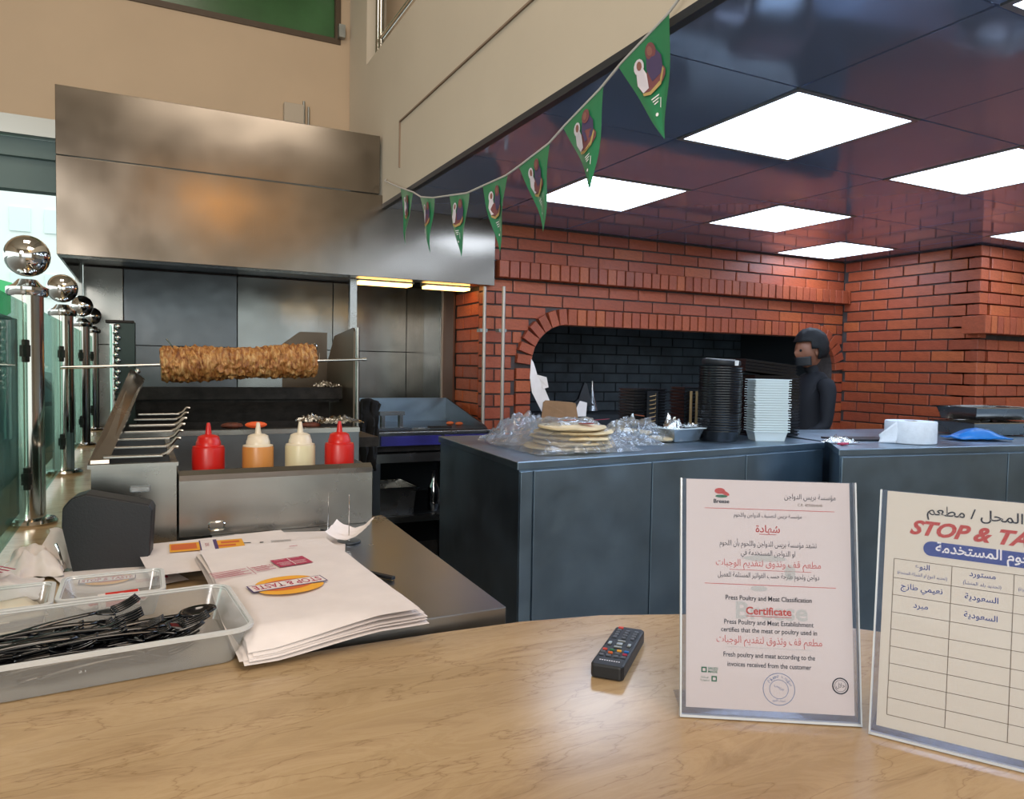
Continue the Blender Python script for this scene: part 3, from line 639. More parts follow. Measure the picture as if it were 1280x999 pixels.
st = empty('griddle_stand', (1.5, 4.1, 0), label='open steel stand with shelf below the griddle', cat='stand')
MB().b2((1.12, 3.86, .965), (1.86, 3.90, 1.012)).build('top_rail', 'steel', st, world=True); MB().b2((1.12, 4.68, .965), (1.86, 4.72, 1.012)).build('top_rail', 'steel', st, world=True)
MB().b2((1.12, 3.86, .63), (1.86, 3.89, .665)).build('shelf_edge', 'steel', st, world=True)
MB().b2((1.12, 3.89, .64), (1.86, 4.7, .655)).build('shelf', 'steel_dark', st, world=True)
for x in (1.14, 1.84):
    for y in (3.875, 4.69): MB().b2((x-.02, y-.014, 0), (x+.02, y+.014, .965)).build('leg', 'steel_dark', st, world=True)
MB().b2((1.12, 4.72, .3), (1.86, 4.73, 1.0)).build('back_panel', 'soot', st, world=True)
pn = empty('food_pan', (1.28, 4.10, .656), label='deep steel food pan on the shelf below the griddle', cat='pan')
b = MB(); 
def ringbox(b, w, d, z0, z1, t=.002, tap=0):
    for sx in (-1, 1):
        b.extr([(sx*(w/2-tap), -d/2+tap, z0), (sx*(w/2-tap), d/2-tap, z0), (sx*w/2, d/2, z1), (sx*w/2, -d/2, z1)], (-sx*t, 0, 0))
        b.extr([(-w/2+tap, sx*(d/2-tap), z0), (w/2-tap, sx*(d/2-tap), z0), (w/2, sx*d/2, z1), (-w/2, sx*d/2, z1)], (0, -sx*t, 0))
    b.b2((-w/2+tap, -d/2+tap, z0), (w/2-tap, d/2-tap, z0+t))
def rimbox(b, w, d, z, r=.012, h=.004):
    b.b2((-w/2-r, -d/2-r, z), (w/2+r, -d/2, z+h)).b2((-w/2-r, d/2, z), (w/2+r, d/2+r, z+h)).b2((-w/2-r, -d/2, z), (-w/2, d/2, z+h)).b2((w/2, -d/2, z), (w/2+r, d/2, z+h))
ringbox(b, .24, .30, 0, .15, .003, .015); b.build('body', 'steel', pn); b = MB(); rimbox(b, .24, .30, .15, .014, .006); b.build('rim', 'chrome', pn)
bt = empty('shelf_bottle', (1.53, 4.02, .656), label='dark glass bottle on the shelf beside the food pan', cat='bottle')
MB().lathe([(.03, 0), (.034, .01), (.034, .13), (.014, .17), (.013, .22)], 18).build('body', glassy('dark_glass', '#4a5560', .3), bt); MB().lathe([(.015, .215), (.015, .235)], 14).build('cap', 'blackplastic', bt)
b = MB(); b.grid(lambda u, v: (.07*math.cos(u*2*PI)*math.sin(v*PI)*(1+.4*noise.noise(Vector((u*6, v*6, 3)))), .06*math.sin(u*2*PI)*math.sin(v*PI), .07-.07*math.cos(v*PI)+.01*noise.noise(Vector((u*9, v*9, 8)))), 24, 16)
b.build('plastic_bag', 'film', None, 'crumpled clear plastic bag on the shelf by the bottle', 'bag', loc=(1.63, 4.02, .66))
# ================================================================== PREP COUNTERS
def pcounter(name, P, label, seams, top=1.15):
    t = empty(name, (P[0][0]+.3, P[0][1]+.3, 0), label=label, cat='counter')
    MB().prism(P, top-.03, top).build('worktop', 'fridge', t, world=True, bev=.003)
    c = Vector((sum(p[0] for p in P)/len(P), sum(p[1] for p in P)/len(P))); Q = [tuple(Vector(p)+(c-Vector(p)).normalized()*.012) for p in P]
    MB().prism(Q, .08, top-.03).build('body', 'fridge', t, world=True)
    a, b_ = Vector(Q[0]), Vector(Q[1]); d = (b_-a); n = Vector((d.y, -d.x)).normalized()
    for s0, s1 in seams:
        p = a+d*s0; q = a+d*s1
        MB().prism([tuple(p), tuple(q), tuple(q+n*.009), tuple(p+n*.009)][::-1], .12, top-.036).build('door_panel', 'fridge', t, world=True, bev=.002)
    MB().prism([tuple(Vector(p)+(c-Vector(p)).normalized()*.06) for p in P], 0, .08).build('plinth', 'iron', t, world=True)
    return t
PA = [(1.237, 2.392), (3.06, 2.572), (3.14, 3.32), (1.322, 3.42)]
pcounter('prep_counter', PA, 'dark steel refrigerated prep counter with dented left side, carrying breads and containers', [(.001, .03), (.034, .36), (.363, .68), (.683, .998)])
PB = [(2.85, 2.315), (4.9, 2.0), (5.05, 2.95), (3.22, 3.25), (3.12, 2.60)]
pcounter('steel_counter', PB, 'dark steel counter with tissue roll, right of the container stacks', [(.003, .5), (.503, .998)], 1.149)
# ================================================================== THINGS ON THE PREP COUNTERS
ZC = 1.151
def crumple(name, mat, loc, w, d, h, seed, label, cat, nu=40, nv=30, amp=.02, rot=0, edge=.004, group=None, fr=7):
    b = MB()
    def f(u, v):
        k = max(0, min(1, 3.2*min(u, 1-u)))*max(0, min(1, 3.2*min(v, 1-v)))
        n1 = noise.noise(Vector((u*fr+seed, v*fr, seed))); n2 = noise.noise(Vector((u*fr*2.6, v*fr*2.6+seed, 2)))
        return ((u-.5)*w*(1+.12*n1)+.01*n2, (v-.5)*d*(1+.15*n2)+.01*n1, max(edge, edge+h*k**.7+amp*(abs(n1)*1.4+abs(n2)*.7)*(.35+k)))
    b.grid(f, nu, nv); return b.build(name, mat, None, label, cat, group, loc=loc, rot=rot)
def loaf(loc, r, label, seed, sx=1, rot=0):
    b = MB(); pr = [(r*.3, .001), (r*.9, .001), (r, .009), (r*.97, .016), (r*.6, .021), (r*.05, .022)]
    b.lathe(pr, 36, sx=sx)
    for v in b.bm.verts: v.co.z += .004*noise.noise(Vector((v.co.x*14+seed, v.co.y*14, 0)))*(v.co.z > .005); v.co.x += .006*noise.noise(Vector((v.co.y*9, seed, 0)))
    return b.build('flatbread', 'bread', None, label, 'bread', 'flatbreads in clear bags', loc=loc, rot=rot)
for k in range(5): loaf((1.65+.012*(k % 2), 2.72-.008*k, ZC+.004+.021*k), .175-.007*k, ['lowest', 'second from the bottom', 'middle', 'second from the top', 'topmost'][k]+' flatbread of the large bagged stack at the counter corner', k, 1.15, k)
crumple('bread_bag', 'film', (1.65, 2.74, ZC), .52, .46, .115, 3, 'large clear plastic bag wrapped round the flatbread stack at the counter corner', 'plastic bag', 60, 50, .012)
crumple('bag_tail', 'film', (1.56, 2.98, ZC), .34, .26, .085, 9, 'clear plastic bag bunched up behind the large flatbread stack', 'plastic bag', 40, 30, .045, fr=5)
crumple('bag_tail', 'film', (2.0, 2.80, ZC), .30, .26, .03, 21, 'loose clear plastic bag lying between the two bread stacks', 'plastic bag', 40, 30, .03, fr=8)
for k in range(2): loaf((2.17, 3.0, ZC+.004+.023*k), .10, ['lower', 'upper'][k]+' small flatbread right of the large stack', 30+k, 1.2, 1+k)
loaf((2.26, 2.86, ZC+.004), .07, 'small round flatbread nearest the clear tray', 44)
crumple('bread_bag', 'film', (2.17, 2.96, ZC), .38, .34, .07, 33, 'second clear bread bag, right of the large one', 'plastic bag', 50, 40, .03)
for k, (x, y, z, m, lab) in enumerate(((1.63, 2.70, .112, 'inkorange', 'orange round sticker on the large bread bag'), (1.80, 2.70, .112, 'inkmag', 'red patterned sticker on the large bread bag'), (1.67, 2.61, .104, 'inkred', 'small red ring sticker at the front of the large bread bag'), (2.16, 2.90, .112, 'inkorange', 'orange label on the second bread bag'), (2.25, 2.96, .09, 'inkpurple', 'purple print on the second bread bag'))):
    MB().lathe([(.001, 0), (.028, 0), (.028, .0012), (.001, .0012)], 16, sx=1.5, sy=.9).build('bag_sticker', m, None, lab, 'sticker', loc=(x, y, ZC+z+.012), rot=(.1, .1, rnd(0, 3)))
MB().extr([(0, 0, 0), (.20, -.01, .01), (.19, 0, .10), (.17, .005, .105), (.03, .005, .115), (.015, 0, .105)], (0, .004, 0)).build('cardboard_flap', 'cardboard', None, 'torn brown cardboard piece standing behind the bread bags', 'cardboard', loc=(1.737, 3.120, 1.226), rot=(-.1, 0, -.1))
b = MB(); b.extr([(.06, 0, -.06), (.0, 0, .05), (-.01, 0, .12), (.02, 0, .14), (.055, 0, .10), (.10, 0, .0)], (0, .003, 0)); b.extr([(.02, .004, .14), (.075, -.01, .125), (.085, -.012, .075), (.055, -.006, .065), (.05, 0, .095)], (0, .003, 0)); b.extr([(-.01, .002, .12), (.0, .01, .215), (.012, .01, .20), (.03, .004, .14)], (0, .003, 0)); b.build('torn_paper', 'paper', None, 'folded white paper stuck in the left corner of the oven mouth', 'paper', loc=(1.740, 3.220, 1.326), rot=(-.05, 0, -.1))
MB().extr([(0, 0, 0), (.07, 0, 0), (.075, 0, .07), (.03, 0, .08), (0, 0, .03)], (0, .003, 0)).build('torn_paper', 'paper', None, 'small white paper scrap right of the cardboard piece', 'paper', loc=(1.981, 3.200, 1.252), rot=(0, 0, .1))
# clear trays
for k, (x, y) in enumerate(((2.36, 2.84), (2.50, 2.93))):
    t = empty('clear_tray', (x, y, ZC), (0, 0, .1-.3*k), ['left clear plastic tray with crumpled foil in front of the black boxes', 'right clear plastic tray behind the black tub stack'][k], 'tray', 'clear trays on the prep counter')
    b = MB(); ringbox(b, .20, .13, .002, .065, .0015, .02); b.build('body', 'clearbox', t); b = MB(); rimbox(b, .20, .13, .064, .01, .003); b.build('rim', 'cleartub', t)
crumple('foil_ball', 'foil', (2.33, 2.86, ZC+.03), .13, .10, .05, 5, 'crumpled foil bunched in the left clear tray', 'foil', 22, 18, .03)
crumple('foil_ball', 'foil', (2.50, 2.92, ZC+.03), .08, .07, .03, 15, 'small crumpled foil in the right clear tray', 'foil', 16, 14, .02)
# black meal boxes standing in stacks
def boxstack(n, x, y, rz, w, d, h, name, mat, label, group, cat, tilt=0, parts=True):
    first = None
    for k in range(n):
        if first is None:
            t = empty(name, (x, y, ZC), (0, tilt, rz), label, cat, group)
            b = MB(); b.b2((-w/2+.006, -d/2+.006, .001), (w/2-.006, d/2-.006, h*.55)); b.build('tray_body', mat, t)
            b = MB(); b.b2((-w/2, -d/2, h*.55), (w/2, d/2, h*.82)); b.build('rim', mat, t); first = t
        else: copy_tree(first, loc=(x+tilt*k*h*.9+rnd(-.002, .002), y+rnd(-.002, .002), ZC+k*h), rot=(0, tilt, rz+rnd(-.015, .015)))
boxstack(16, 2.40, 3.20, -.1, .20, .16, .0155, 'hinged_box', 'blackplastic', 'black meal box in the short stack behind the clear trays', 'stack of short black meal boxes', 'box')
boxstack(14, 2.67, 3.18, -.1, .10, .14, .0185, 'hinged_box', 'blackplastic', 'black box in the narrow stack with pale stripes left of the round tubs', 'narrow black box stack', 'box')
g = empty('box_sleeve', (2.40, 3.115, ZC), label='vertical gold lettered band on the short black box stack', cat='band')
MB().b2((-.035, -.004, 0), (.035, .0, .235)).build('band', 'blackmatte', g)
for k in range(9): MB().tube([(-.02, -.006, .03+k*.022), (.018, -.006, .036+k*.022), (.018, -.006, .046+k*.022)], .0028, 6).build('lettering', 'gold', g)
g2 = empty('box_sleeve', (2.67, 3.105, ZC), label='pale gold stripes on the narrow black box stack', cat='band')
for k in (-1, 1): MB().b2((k*.02-.008, -.003, 0), (k*.02+.008, 0, .235)).build('band', 'gold', g2)
# round black tubs
def tubs(n, x, y, r, h, dz, mat, name, label, group, lean=0):
    pr = [(r*.80, 0), (r*.82, .001), (r*.975, h*.92), (r*.985, h*.93), (r*.985, h), (r*.97, h), (r*.955, h*.93), (r*.80, .004)]
    b = MB(); b.lathe(pr, 36, cap=False); me = b.mesh(name, M[mat])
    for k in range(n):
        o = bpy.data.objects.new(name, me); COL.objects.link(o); o.location = (x+lean*k*dz+rnd(-.0015, .0015), y+rnd(-.0015, .0015), ZC+k*dz)
        tag(o, ('bottommost ' if k == 0 else 'topmost ' if k == n-1 else '')+label, 'tub', group)
tubs(26, 2.575, 2.80, .108, .055, .0125, 'blackplastic', 'round_tub', 'round black plastic tub in the tall stack near the counter edge', 'tall stack of round black tubs')
t = empty('tub_lid', (2.575, 2.80, ZC+.375), (.05, .03, 0), 'black lid with pale sticker on top of the tall black tub stack', 'lid')
MB().lathe([(.09, 0), (.095, .01), (.093, .026), (.08, .03), (.0, .03)], 36).build('lid', 'blackmatte', t); MB().b2((-.09, -.012, .0305), (.08, .012, .032)).b2((.0, -.098, .004), (.022, -.094, .028)).build('sticker', 'white', t)
for k in range(22):
    b = None
    if k == 0:
        b = MB(); ringbox(b, .17, .12, 0, .05, .0015, .012); rimbox(b, .17, .12, .047, .008, .004); cme = b.mesh('clear_tub', M['cleartub'])
    o = bpy.data.objects.new('clear_tub', cme); COL.objects.link(o); o.location = (2.83+rnd(-.002, .002), 2.735+rnd(-.002, .002), ZC+k*.0123); o.rotation_euler = (0, 0, -.42+rnd(-.01, .01))
    tag(o, 'frosted clear plastic tub in the stack between black tubs and black trays', 'tub', 'stack of clear tubs')
boxstack(20, 3.06, 2.98, -.12, .30, .22, .0165, 'flat_tray', 'blackplastic', 'flat black plastic tray in the broad stack beside the person', 'broad stack of flat black trays', 'tray')
boxstack(4, 3.02, 3.0, -.12, .34, .24, .0165, 'loose_tray', 'blackplastic', 'black tray lid on top of the broad tray stack', 'black tray lids', 'tray')
for o in [o for o in bpy.data.objects if o.name.startswith('loose_tray')]: o.location.z += .335; o.rotation_euler = (0, .09, o.rotation_euler.z)
# tissue roll, tray, foil, packet, pots
t = empty('tissue_roll', (3.50, 2.42, ZC), (0, 0, -.3), 'big white tissue roll lying flat on the right counter', 'tissue roll')
MB().lathe([(.03, .001), (.118, .001), (.12, .005), (.12, .105), (.118, .11), (.03, .11), (.03, .001)], 40, cap=False).build('roll', 'tissue', t)
MB().lathe([(.026, .001), (.030, .001), (.030, .1105), (.026, .1105), (.026, .001)], 24, cap=False).build('core', 'cardboard', t)
MB().grid(lambda u, v: (-.118-.07*u+.01*math.sin(v*3), -.05+.08*u*.5, .002+.108*v*(1-.65*u)), 8, 8).build('loose_sheet', 'tissue', t, solid=.001)
MB().b2((-.16, -.08, 0), (.16, .08, .008), bev=.003).build('flat_black_lid', 'blackmatte', None, 'flat black lid lying left of the tissue roll', 'lid', loc=(3.36, 2.62, ZC), rot=-.3)
crumple('foil_strip', 'foil', (3.08, 2.50, ZC), .17, .05, .012, 6, 'crumpled foil strip at the junction of the two counters', 'foil', 26, 8, .016, rot=-.5)
MB().box((0, 0, .006), (.06, .03, .01), bev=.003).build('red_wrapper', 'inkmag', None, 'small pink red wrapper under the foil strip', 'wrapper', loc=(3.03, 2.44, ZC), rot=.2)
t = empty('blue_packet', (4.02, 2.40, ZC), (0, 0, -.35), 'blue plastic packet at the right counter end below the steel trays', 'packet')
MB().grid(lambda u, v: ((u-.5)*.30, (v-.5)*.16, .012+.05*math.sin(u*PI)*math.sin(v*PI)+.008*noise.noise(Vector((u*5, v*5, 1)))), 20, 12).build('packet', 'blue', t, solid=.006)
flat(t, 'printed_label', 'inkwhite', [rect(-.04, -.035, .05, -.01)], .058)
for k in range(2):
    t = empty('steel_tray', (4.45+.05*k, 2.62+.02*k, ZC+.004+.085*k), (0, 0, -.2), ['lower steel tray at the right edge of the photo', 'upper steel tray at the right edge of the photo'][k], 'tray', 'steel trays on the right counter')
    b = MB(); ringbox(b, .44, .28, 0, .07, .003, .02); b.build('body', 'steel', t); b = MB(); rimbox(b, .44, .28, .069, .016, .005); b.build('rim', 'chrome', t)
# dim things in front of the oven wall
t = empty('work_table', (2.9, 3.85, 0), label='low work table in front of the oven mouth, seen only in the ceiling reflection', cat='table')
MB().b2((2.3, 3.72, .86), (3.9, 4.1, .9)).build('table_top', 'steel', t, world=True)
for x in (2.34, 3.86):
    for y in (3.75, 4.07): MB().b2((x-.015, y-.015, 0), (x+.015, y+.015, .86)).build('leg', 'steel_dark', t, world=True)
MB().extr([(0, 0, 0), (.20, 0, 0), (.17, 0, .03), (.13, 0, .16), (.11, 0, .17), (.06, 0, .05)], (0, .02, 0)).build('oven_scoop', 'steel_dark', None, 'dark wedge shaped scoop standing inside the oven left part', 'scoop', loc=(2.75, 4.5, .967+.26))
MB().lathe([(.05, 0), (.045, .02), (.012, .15), (.010, .22)], 16).build('glass_funnel', 'clearbox', None, 'upright clear cone shape inside the oven', 'funnel', loc=(2.99, 4.6, .967+.22))
MB().b2((-.5, -.2, 0), (.7, .2, .2)).build('oven_rack', 'soot', None, 'dark rack carrying things inside the oven', 'rack', loc=(2.95, 4.6, .967))
# ================================================================== PERSON
def person():
    t = empty('person', (4.16, 3.62, 0), (0, 0, PI*.93), 'person in dark shirt and dark mask seen in profile beside the tray stack, facing left', 'person')
    # local +x is the direction faced
    V = [(0, 0, .95), (0, 0, 1.12), (-.01, 0, 1.30), (-.01, 0, 1.42), (.005, 0, 1.50), (.02, 0, 1.56),
         (0, .10, .90), (.02, .11, .50), (0, .11, .10), (.09, .12, .04), (0, -.10, .90), (-.02, -.11, .50), (-.05, -.11, .10), (.04, -.12, .04),
         (-.01, .10, 1.42), (-.01, .165, 1.40), (.03, .20, 1.14), (.22, .20, 1.06), (.30, .19, 1.05),
         (-.01, -.10, 1.42), (-.01, -.165, 1.40), (.03, -.20, 1.14), (.22, -.18, 1.06), (.30, -.17, 1.05)]
    R = [(.15, .12), (.13, .11), (.16, .12), (.15, .10), (.055, .055), (.05, .05), (.095, .095), (.065, .065), (.045, .045), (.035, .03), (.095, .095), (.065, .065), (.045, .045), (.035, .03),
         (.08, .07), (.06, .06), (.045, .045), (.034, .034), (.028, .028), (.08, .07), (.06, .06), (.045, .045), (.034, .034), (.028, .028)]
    E = [(0, 1), (1, 2), (2, 3), (3, 4), (4, 5), (0, 6), (6, 7), (7, 8), (8, 9), (0, 10), (10, 11), (11, 12), (12, 13), (3, 14), (14, 15), (15, 16), (16, 17), (17, 18), (3, 19), (19, 20), (20, 21), (21, 22), (22, 23)]
    def skin(name, V, E, R, mat, root=0, parent=t):
        me = bpy.data.meshes.new(name); me.from_pydata(V, E, []); me.update(); o = bpy.data.objects.new(name, me); COL.objects.link(o)
        md = o.modifiers.new('skin', 'SKIN'); 
        if not me.skin_vertices: me.attributes  # layer made by the modifier
        for k, r in enumerate(R): me.skin_vertices[0].data[k].radius = r; me.skin_vertices[0].data[k].use_root = (k == root)
        sb = o.modifiers.new('sub', 'SUBSURF'); sb.levels = 2; sb.render_levels = 2; md.use_smooth_shade = True
        me.materials.append(M[mat]); o.parent = parent; return o
    try:
        skin('body', V, E, R, 'shirt')
        for s, y in ((1, .19), (-1, -.17)):
            hv = [(.28, y, 1.05), (.345, y, 1.045), (.385, y, 1.04)]; he = [(0, 1), (1, 2)]; hr = [(.026, .022), (.034, .017), (.03, .015)]
            for f in range(4):
                a = len(hv); yy = y+(f-1.5)*.018; L = (.062, .072, .068, .052)[f]
                hv += [(.38, yy, 1.04), (.38+L*.5, yy*1.0, 1.032), (.38+L, yy, 1.015)]; he += [(2, a), (a, a+1), (a+1, a+2)]; hr += [(.0095, .0095), (.009, .009), (.0075, .0075)]
            a = len(hv); hv += [(.33, y-s*.035, 1.04), (.37, y-s*.052, 1.03)]; he += [(1, a), (a, a+1)]; hr += [(.011, .011), (.009, .009)]
            skin('hand', hv, he, hr, 'skin')
    except Exception as ex: print('skin failed', ex)
    MB().b2((-.0, 0, 0), (0.001, 0.001, 0.001)).bm.free()
    # head, tilted a little down
    hd_ = MB(); hd_.ball((0, 0, 0), .1, 32, (.98, .78, 1.18))
    for v in hd_.bm.verts:
        x, y, z = v.co
        if x > 0:
            v.co.x *= 1-.12*max(0, -z/.118)
            if abs(y) < .022 and -.035 < z < .02: v.co.x += .022*(1-abs(y)/.022)*(1-abs(z+.01)/.04)
            if .018 < abs(y) < .045 and .0 < z < .022: v.co.x -= .008
            if abs(y) < .03 and -.075 < z < -.045: v.co.x += .004
            if z < -.08: v.co.x += .006
        v.co.y *= 1-.22*max(0, -z/.118)
    h = hd_.build('head', 'skin', t, loc=(.035, 0, 1.645), rot=(0, .12, 0))
    hr_ = MB(); hr_.ball((-.020, 0, .030), .120, 30, (1.0, .86, 1.05))
    for v in hr_.bm.verts:
        v.co += v.co.normalized()*.012*noise.noise(v.co*34)
    bmesh.ops.delete(hr_.bm, geom=[v for v in hr_.bm.verts if (v.co.x > .045 and v.co.z < .045) or (v.co.x > .0 and v.co.z < .0) or v.co.z < -.06], context='VERTS')
    hr_.build('hair', 'hair', h, solid=.006)
    mk = MB(); mk.grid(lambda u, v: (.092*math.cos((u-.5)*2.3)+.018*math.exp(-((u-.5)*5)**2), .082*math.sin((u-.5)*2.3), -.095+.062*v), 16, 8)
    mk.build('face_mask', 'blackmatte', h, solid=.003)
    for y in (-.032, .032): MB().ball((.086, y, .012), .009, 10).build('eye', 'hair', h)
    for y in (-.079, .079): MB().ball((-.005, y, -.01), .022, 12, (.7, .35, 1.2)).build('ear', 'skin', h)
person()
# ================================================================== FOREGROUND: SIGN HOLDERS
def sign(name, bl, br, lean, label, paper, W_=.218, H_=.302):
    d = Vector((br[0]-bl[0], br[1]-bl[1])); a = math.atan2(d.y, d.x); c = ((bl[0]+br[0])/2, (bl[1]+br[1])/2, 1.0505)
    t = empty(name, c, (0, 0, a), label, 'sign')
    R = Matrix.Rotation(-lean, 4, 'X')
    fr = empty('panel', (0, 0, 0), (-lean, 0, 0)); fr.parent = t; bpy.data.objects.remove(fr)
    rot = (-lean, 0, 0)
    MB().b2((-W_/2-.006, -.0045, .002), (W_/2+.006, -.0025, H_)).build('front_pane', 'acrylic', t, rot=rot)
    MB().b2((-W_/2-.006, .0008, .002), (W_/2+.006, .0028, H_)).build('back_pane', 'acrylic', t, rot=rot)
    MB().b2((-W_/2-.007, -.005, .0), (W_/2+.007, .003, .003)).b2((-W_/2-.008, -.005, .0), (-W_/2-.006, .003, H_)).b2((W_/2+.006, -.005, .0), (W_/2+.008, .003, H_)).build('edge', 'acrylicrim', t, rot=rot)
    MB().extr([(-W_/2-.006, 0.003, .003), (-W_/2-.006, .075, .0), (-W_/2-.006, .075, .002), (-W_/2-.006, .003, .006)], (W_+.012, 0, 0)).build('foot', 'acrylic', t)
    pp = MB().b2((-W_/2, -.0018, .012), (W_/2, -.0004, H_-.001)).build('paper_sheet', paper, t, rot=rot)
    return t, pp
def onpaper(pp, H_=.302):   # an empty-free helper: print lies 0.4 mm before the sheet; returns a placing function
    def T(o):
        if o is None: return
        for v in o.data.vertices: x, y, z = v.co; v.co = (x, -.0022-z, y)
        o.data.update()
    return T
def mkprint(pp):
    T = onpaper(pp)
    def tx(body, x, y, h, mat, **k): o = text(pp, body, x, y, h, mat, **k); T(o)
    def fl(name, mat, polys, z=0): T(flat(pp, name, mat, polys, z))
    return tx, fl
def ln(x0, y0, x1, y1, w=.0006):
    if abs(x1-x0) > abs(y1-y0): return [(x0, y0-w/2), (x1, y1-w/2), (x1, y1+w/2), (x0, y0+w/2)]
    return [(x0-w/2, y0), (x0+w/2, y0), (x1+w/2, y1), (x1-w/2, y1)]
s1, pp = sign('certificate_holder', (.623, .737), (.820, .616), .165, 'clear acrylic stand with a meat certificate in Arabic and English', 'certpaper', .212, .308)
tx, fl = mkprint(pp)
fl('logo_mark', 'inkred', [ell(-.062, .292, .007, .004), ell(-.055, .289, .006, .0025, rot=-.4)]); fl('logo_mark', 'inkgreen', [ell(-.060, .285, .008, .002)])
tx('Breese', -.060, .2785, .0075, 'ink', bold=.0002)
tx('مؤسسة بريس الدواجن', .055, .2865, .0098, 'ink', width=.066); tx('C.R. 4030064640', .055, .2765, .005, 'inkline', width=.032)
fl('rule', 'inkredlight', [ln(-.082, .269, .086, .269, .0008)])
tx('مؤسسة بريس لتصنيف الدواجن واللحوم', .0, .260, .0075, 'ink', width=.088)
tx('شهادة', .0, .2425, .013, 'inkred', bold=.0002); fl('rule', 'inkred', [ln(-.011, .2365, .011, .2365, .0007)])
tx('تشهد مؤسسة بريس للدواجن واللحوم بأن اللحوم', .0, .2235, .0098, 'ink', width=.125); tx('او الدواجن المستخدمة في', .0, .2105, .0098, 'ink', width=.070)
tx('مطعم قف وتذوق لتقديم الوجبات', .0, .1965, .012, 'inkredlight', width=.135); fl('rule', 'inkredlight', [ln(-.05, .1895, .055, .1895, .0006)])
tx('دواجن ولحوم طازجة حسب الفواتير المستلمة للعميل', .0, .1815, .0092, 'ink', width=.130)
fl('rule', 'inkredlight', [ln(-.082, .1705, .086, .1705, .0008)])
fl('watermark', 'inkgrey', [ell(-.004, .205, .028, .004), ell(.028, .188, .007, .010), ell(-.012, .166, .011, .0035)]); tx('Breese', .004, .1375, .030, 'inkgrey', z=0, width=.092, bold=.0008)
tx('Press Poultry and Meat Classification', .0, .1525, .0086, 'ink', bold=.00009, z=.0003, width=.110)
tx('Certificate', .0, .1375, .0135, 'inkred', z=.0003, width=.058, bold=.0003); fl('rule', 'inkred', [ln(-.029, .1305, .029, .1305, .0007)], .0003)
tx('Press Poultry and Meat Establishment', .0, .1215, .0086, 'ink', bold=.00009, width=.114); tx('certifies that the meat or poultry used in', .0, .1115, .0086, 'ink', bold=.00009, width=.122)
tx('مطعم قف وتذوق لتقديم الوجبات', .0, .098, .0125, 'inkredlight', width=.134); fl('rule', 'inkgrey', [ln(-.055, .0905, .055, .0905, .0006)])
tx('Fresh poultry and meat according to the', .0, .080, .0086, 'ink', bold=.00009, width=.116); tx('invoices received from the customer', .0, .069, .0086, 'ink', bold=.00009, width=.106)
for yy, xx in ((.060, -.083), (.049, -.070)):
    fl('green_mark', 'inkgreen', [rect(xx-.0035, yy-.0035, xx+.0035, yy+.0035)]); fl('green_mark', 'certpaper', [rect(xx-.0018, yy-.0018, xx+.0018, yy+.0018)], .0002)
tx('SAUDI', -.0715, .0618, .0045, 'inkgreen', bold=.0001); tx('MADE', -.0718, .0578, .0045, 'inkgreen', bold=.0001); tx('صناعة', -.082, .0508, .004, 'inkgreen'); tx('سعودية', -.082, .0468, .004, 'inkgreen')
fl('round_stamp', 'stampblue', ring(.012, .040, .0195, .0008)+ring(.012, .040, .0115, .0006))
for k, ch in enumerate('مؤسسة بريس'):
    a = 2.5-k*.22
    if ch != ' ': tx(ch, .012+.0155*math.cos(a), .040+.0155*math.sin(a), .006, 'stampblue', rot=a-PI/2)
tx('بريس', .012, .042, .006, 'stampblue', rot=-.5); tx('تصنيف اللحوم', .012, .0255, .0045, 'stampblue', width=.016)
fl('halal_seal', 'ink', ring(.089, .048, .0088, .0016)+ring(.089, .048, .0068, .0005)); tx('حلال', .089, .0482, .0085, 'ink', width=.011)
s2_, pp = sign('price_table_holder', (.812, .601), (.929, .409), .10, 'clear acrylic stand with a blank lined table and red heading at the right edge', 'creampaper', .208, .304)
tx, fl = mkprint(pp)
tx('اسم المحل / مطعم', .005, .2815, .0165, 'ink', width=.130, bold=.0002)
tx('STOP & TASTE', .005, .2615, .0235, 'inkred', width=.165, shear=.35, bold=.0009)
px0, px1, py0, py1 = -.053, .064, .2285, .2465
fl('blue_pill', 'inkblue', [ell(px0, (py0+py1)/2, .009, .009, 12, PI/2, PI*1.5+.01)[::1]+ell(px1, (py0+py1)/2, .009, .009, 12, -PI/2, PI/2+.01)])
tx('اللحوم المستخدمة', .005, .2375, .0165, 'inkwhite', z=.0003, width=.108, bold=.0003)
TX = [-.093, -.031, .031, .093]; TY = [.2200, .1965, .1755, .1540, .1330, .1120, .0910, .0700, .0490, .0280]
fl('table_line', 'inkline', [ln(x, TY[0], x, TY[-1], .0007) for x in TX]+[ln(TX[0], y, TX[-1], y, .0007) for y in TY])
for k, (a, b_) in enumerate((('النوع', '(تحديد النوع او الشركة المنتجة)'), ('مستورد', '(تحديد بلد المنشأ)'), ('محلي', '(تحديد النوع او الشركة المنتجة)'))):
    tx(a, -.062+.062*k, .2125, .0088, 'inkblue', bold=.0001); tx(b_, -.062+.062*k, .2030, .0055, 'inkblue', width=.053 if k != 1 else .038)
for r, row_ in enumerate((('نعيمي طازج', 'السعودية', 'بلدي'), ('مبرد', 'السعودية', 'وطني'))):
    for k, w_ in enumerate(row_): tx(w_, -.062+.062*k, .1860-.0213*r, .0095, 'inkblue', bold=.0001)
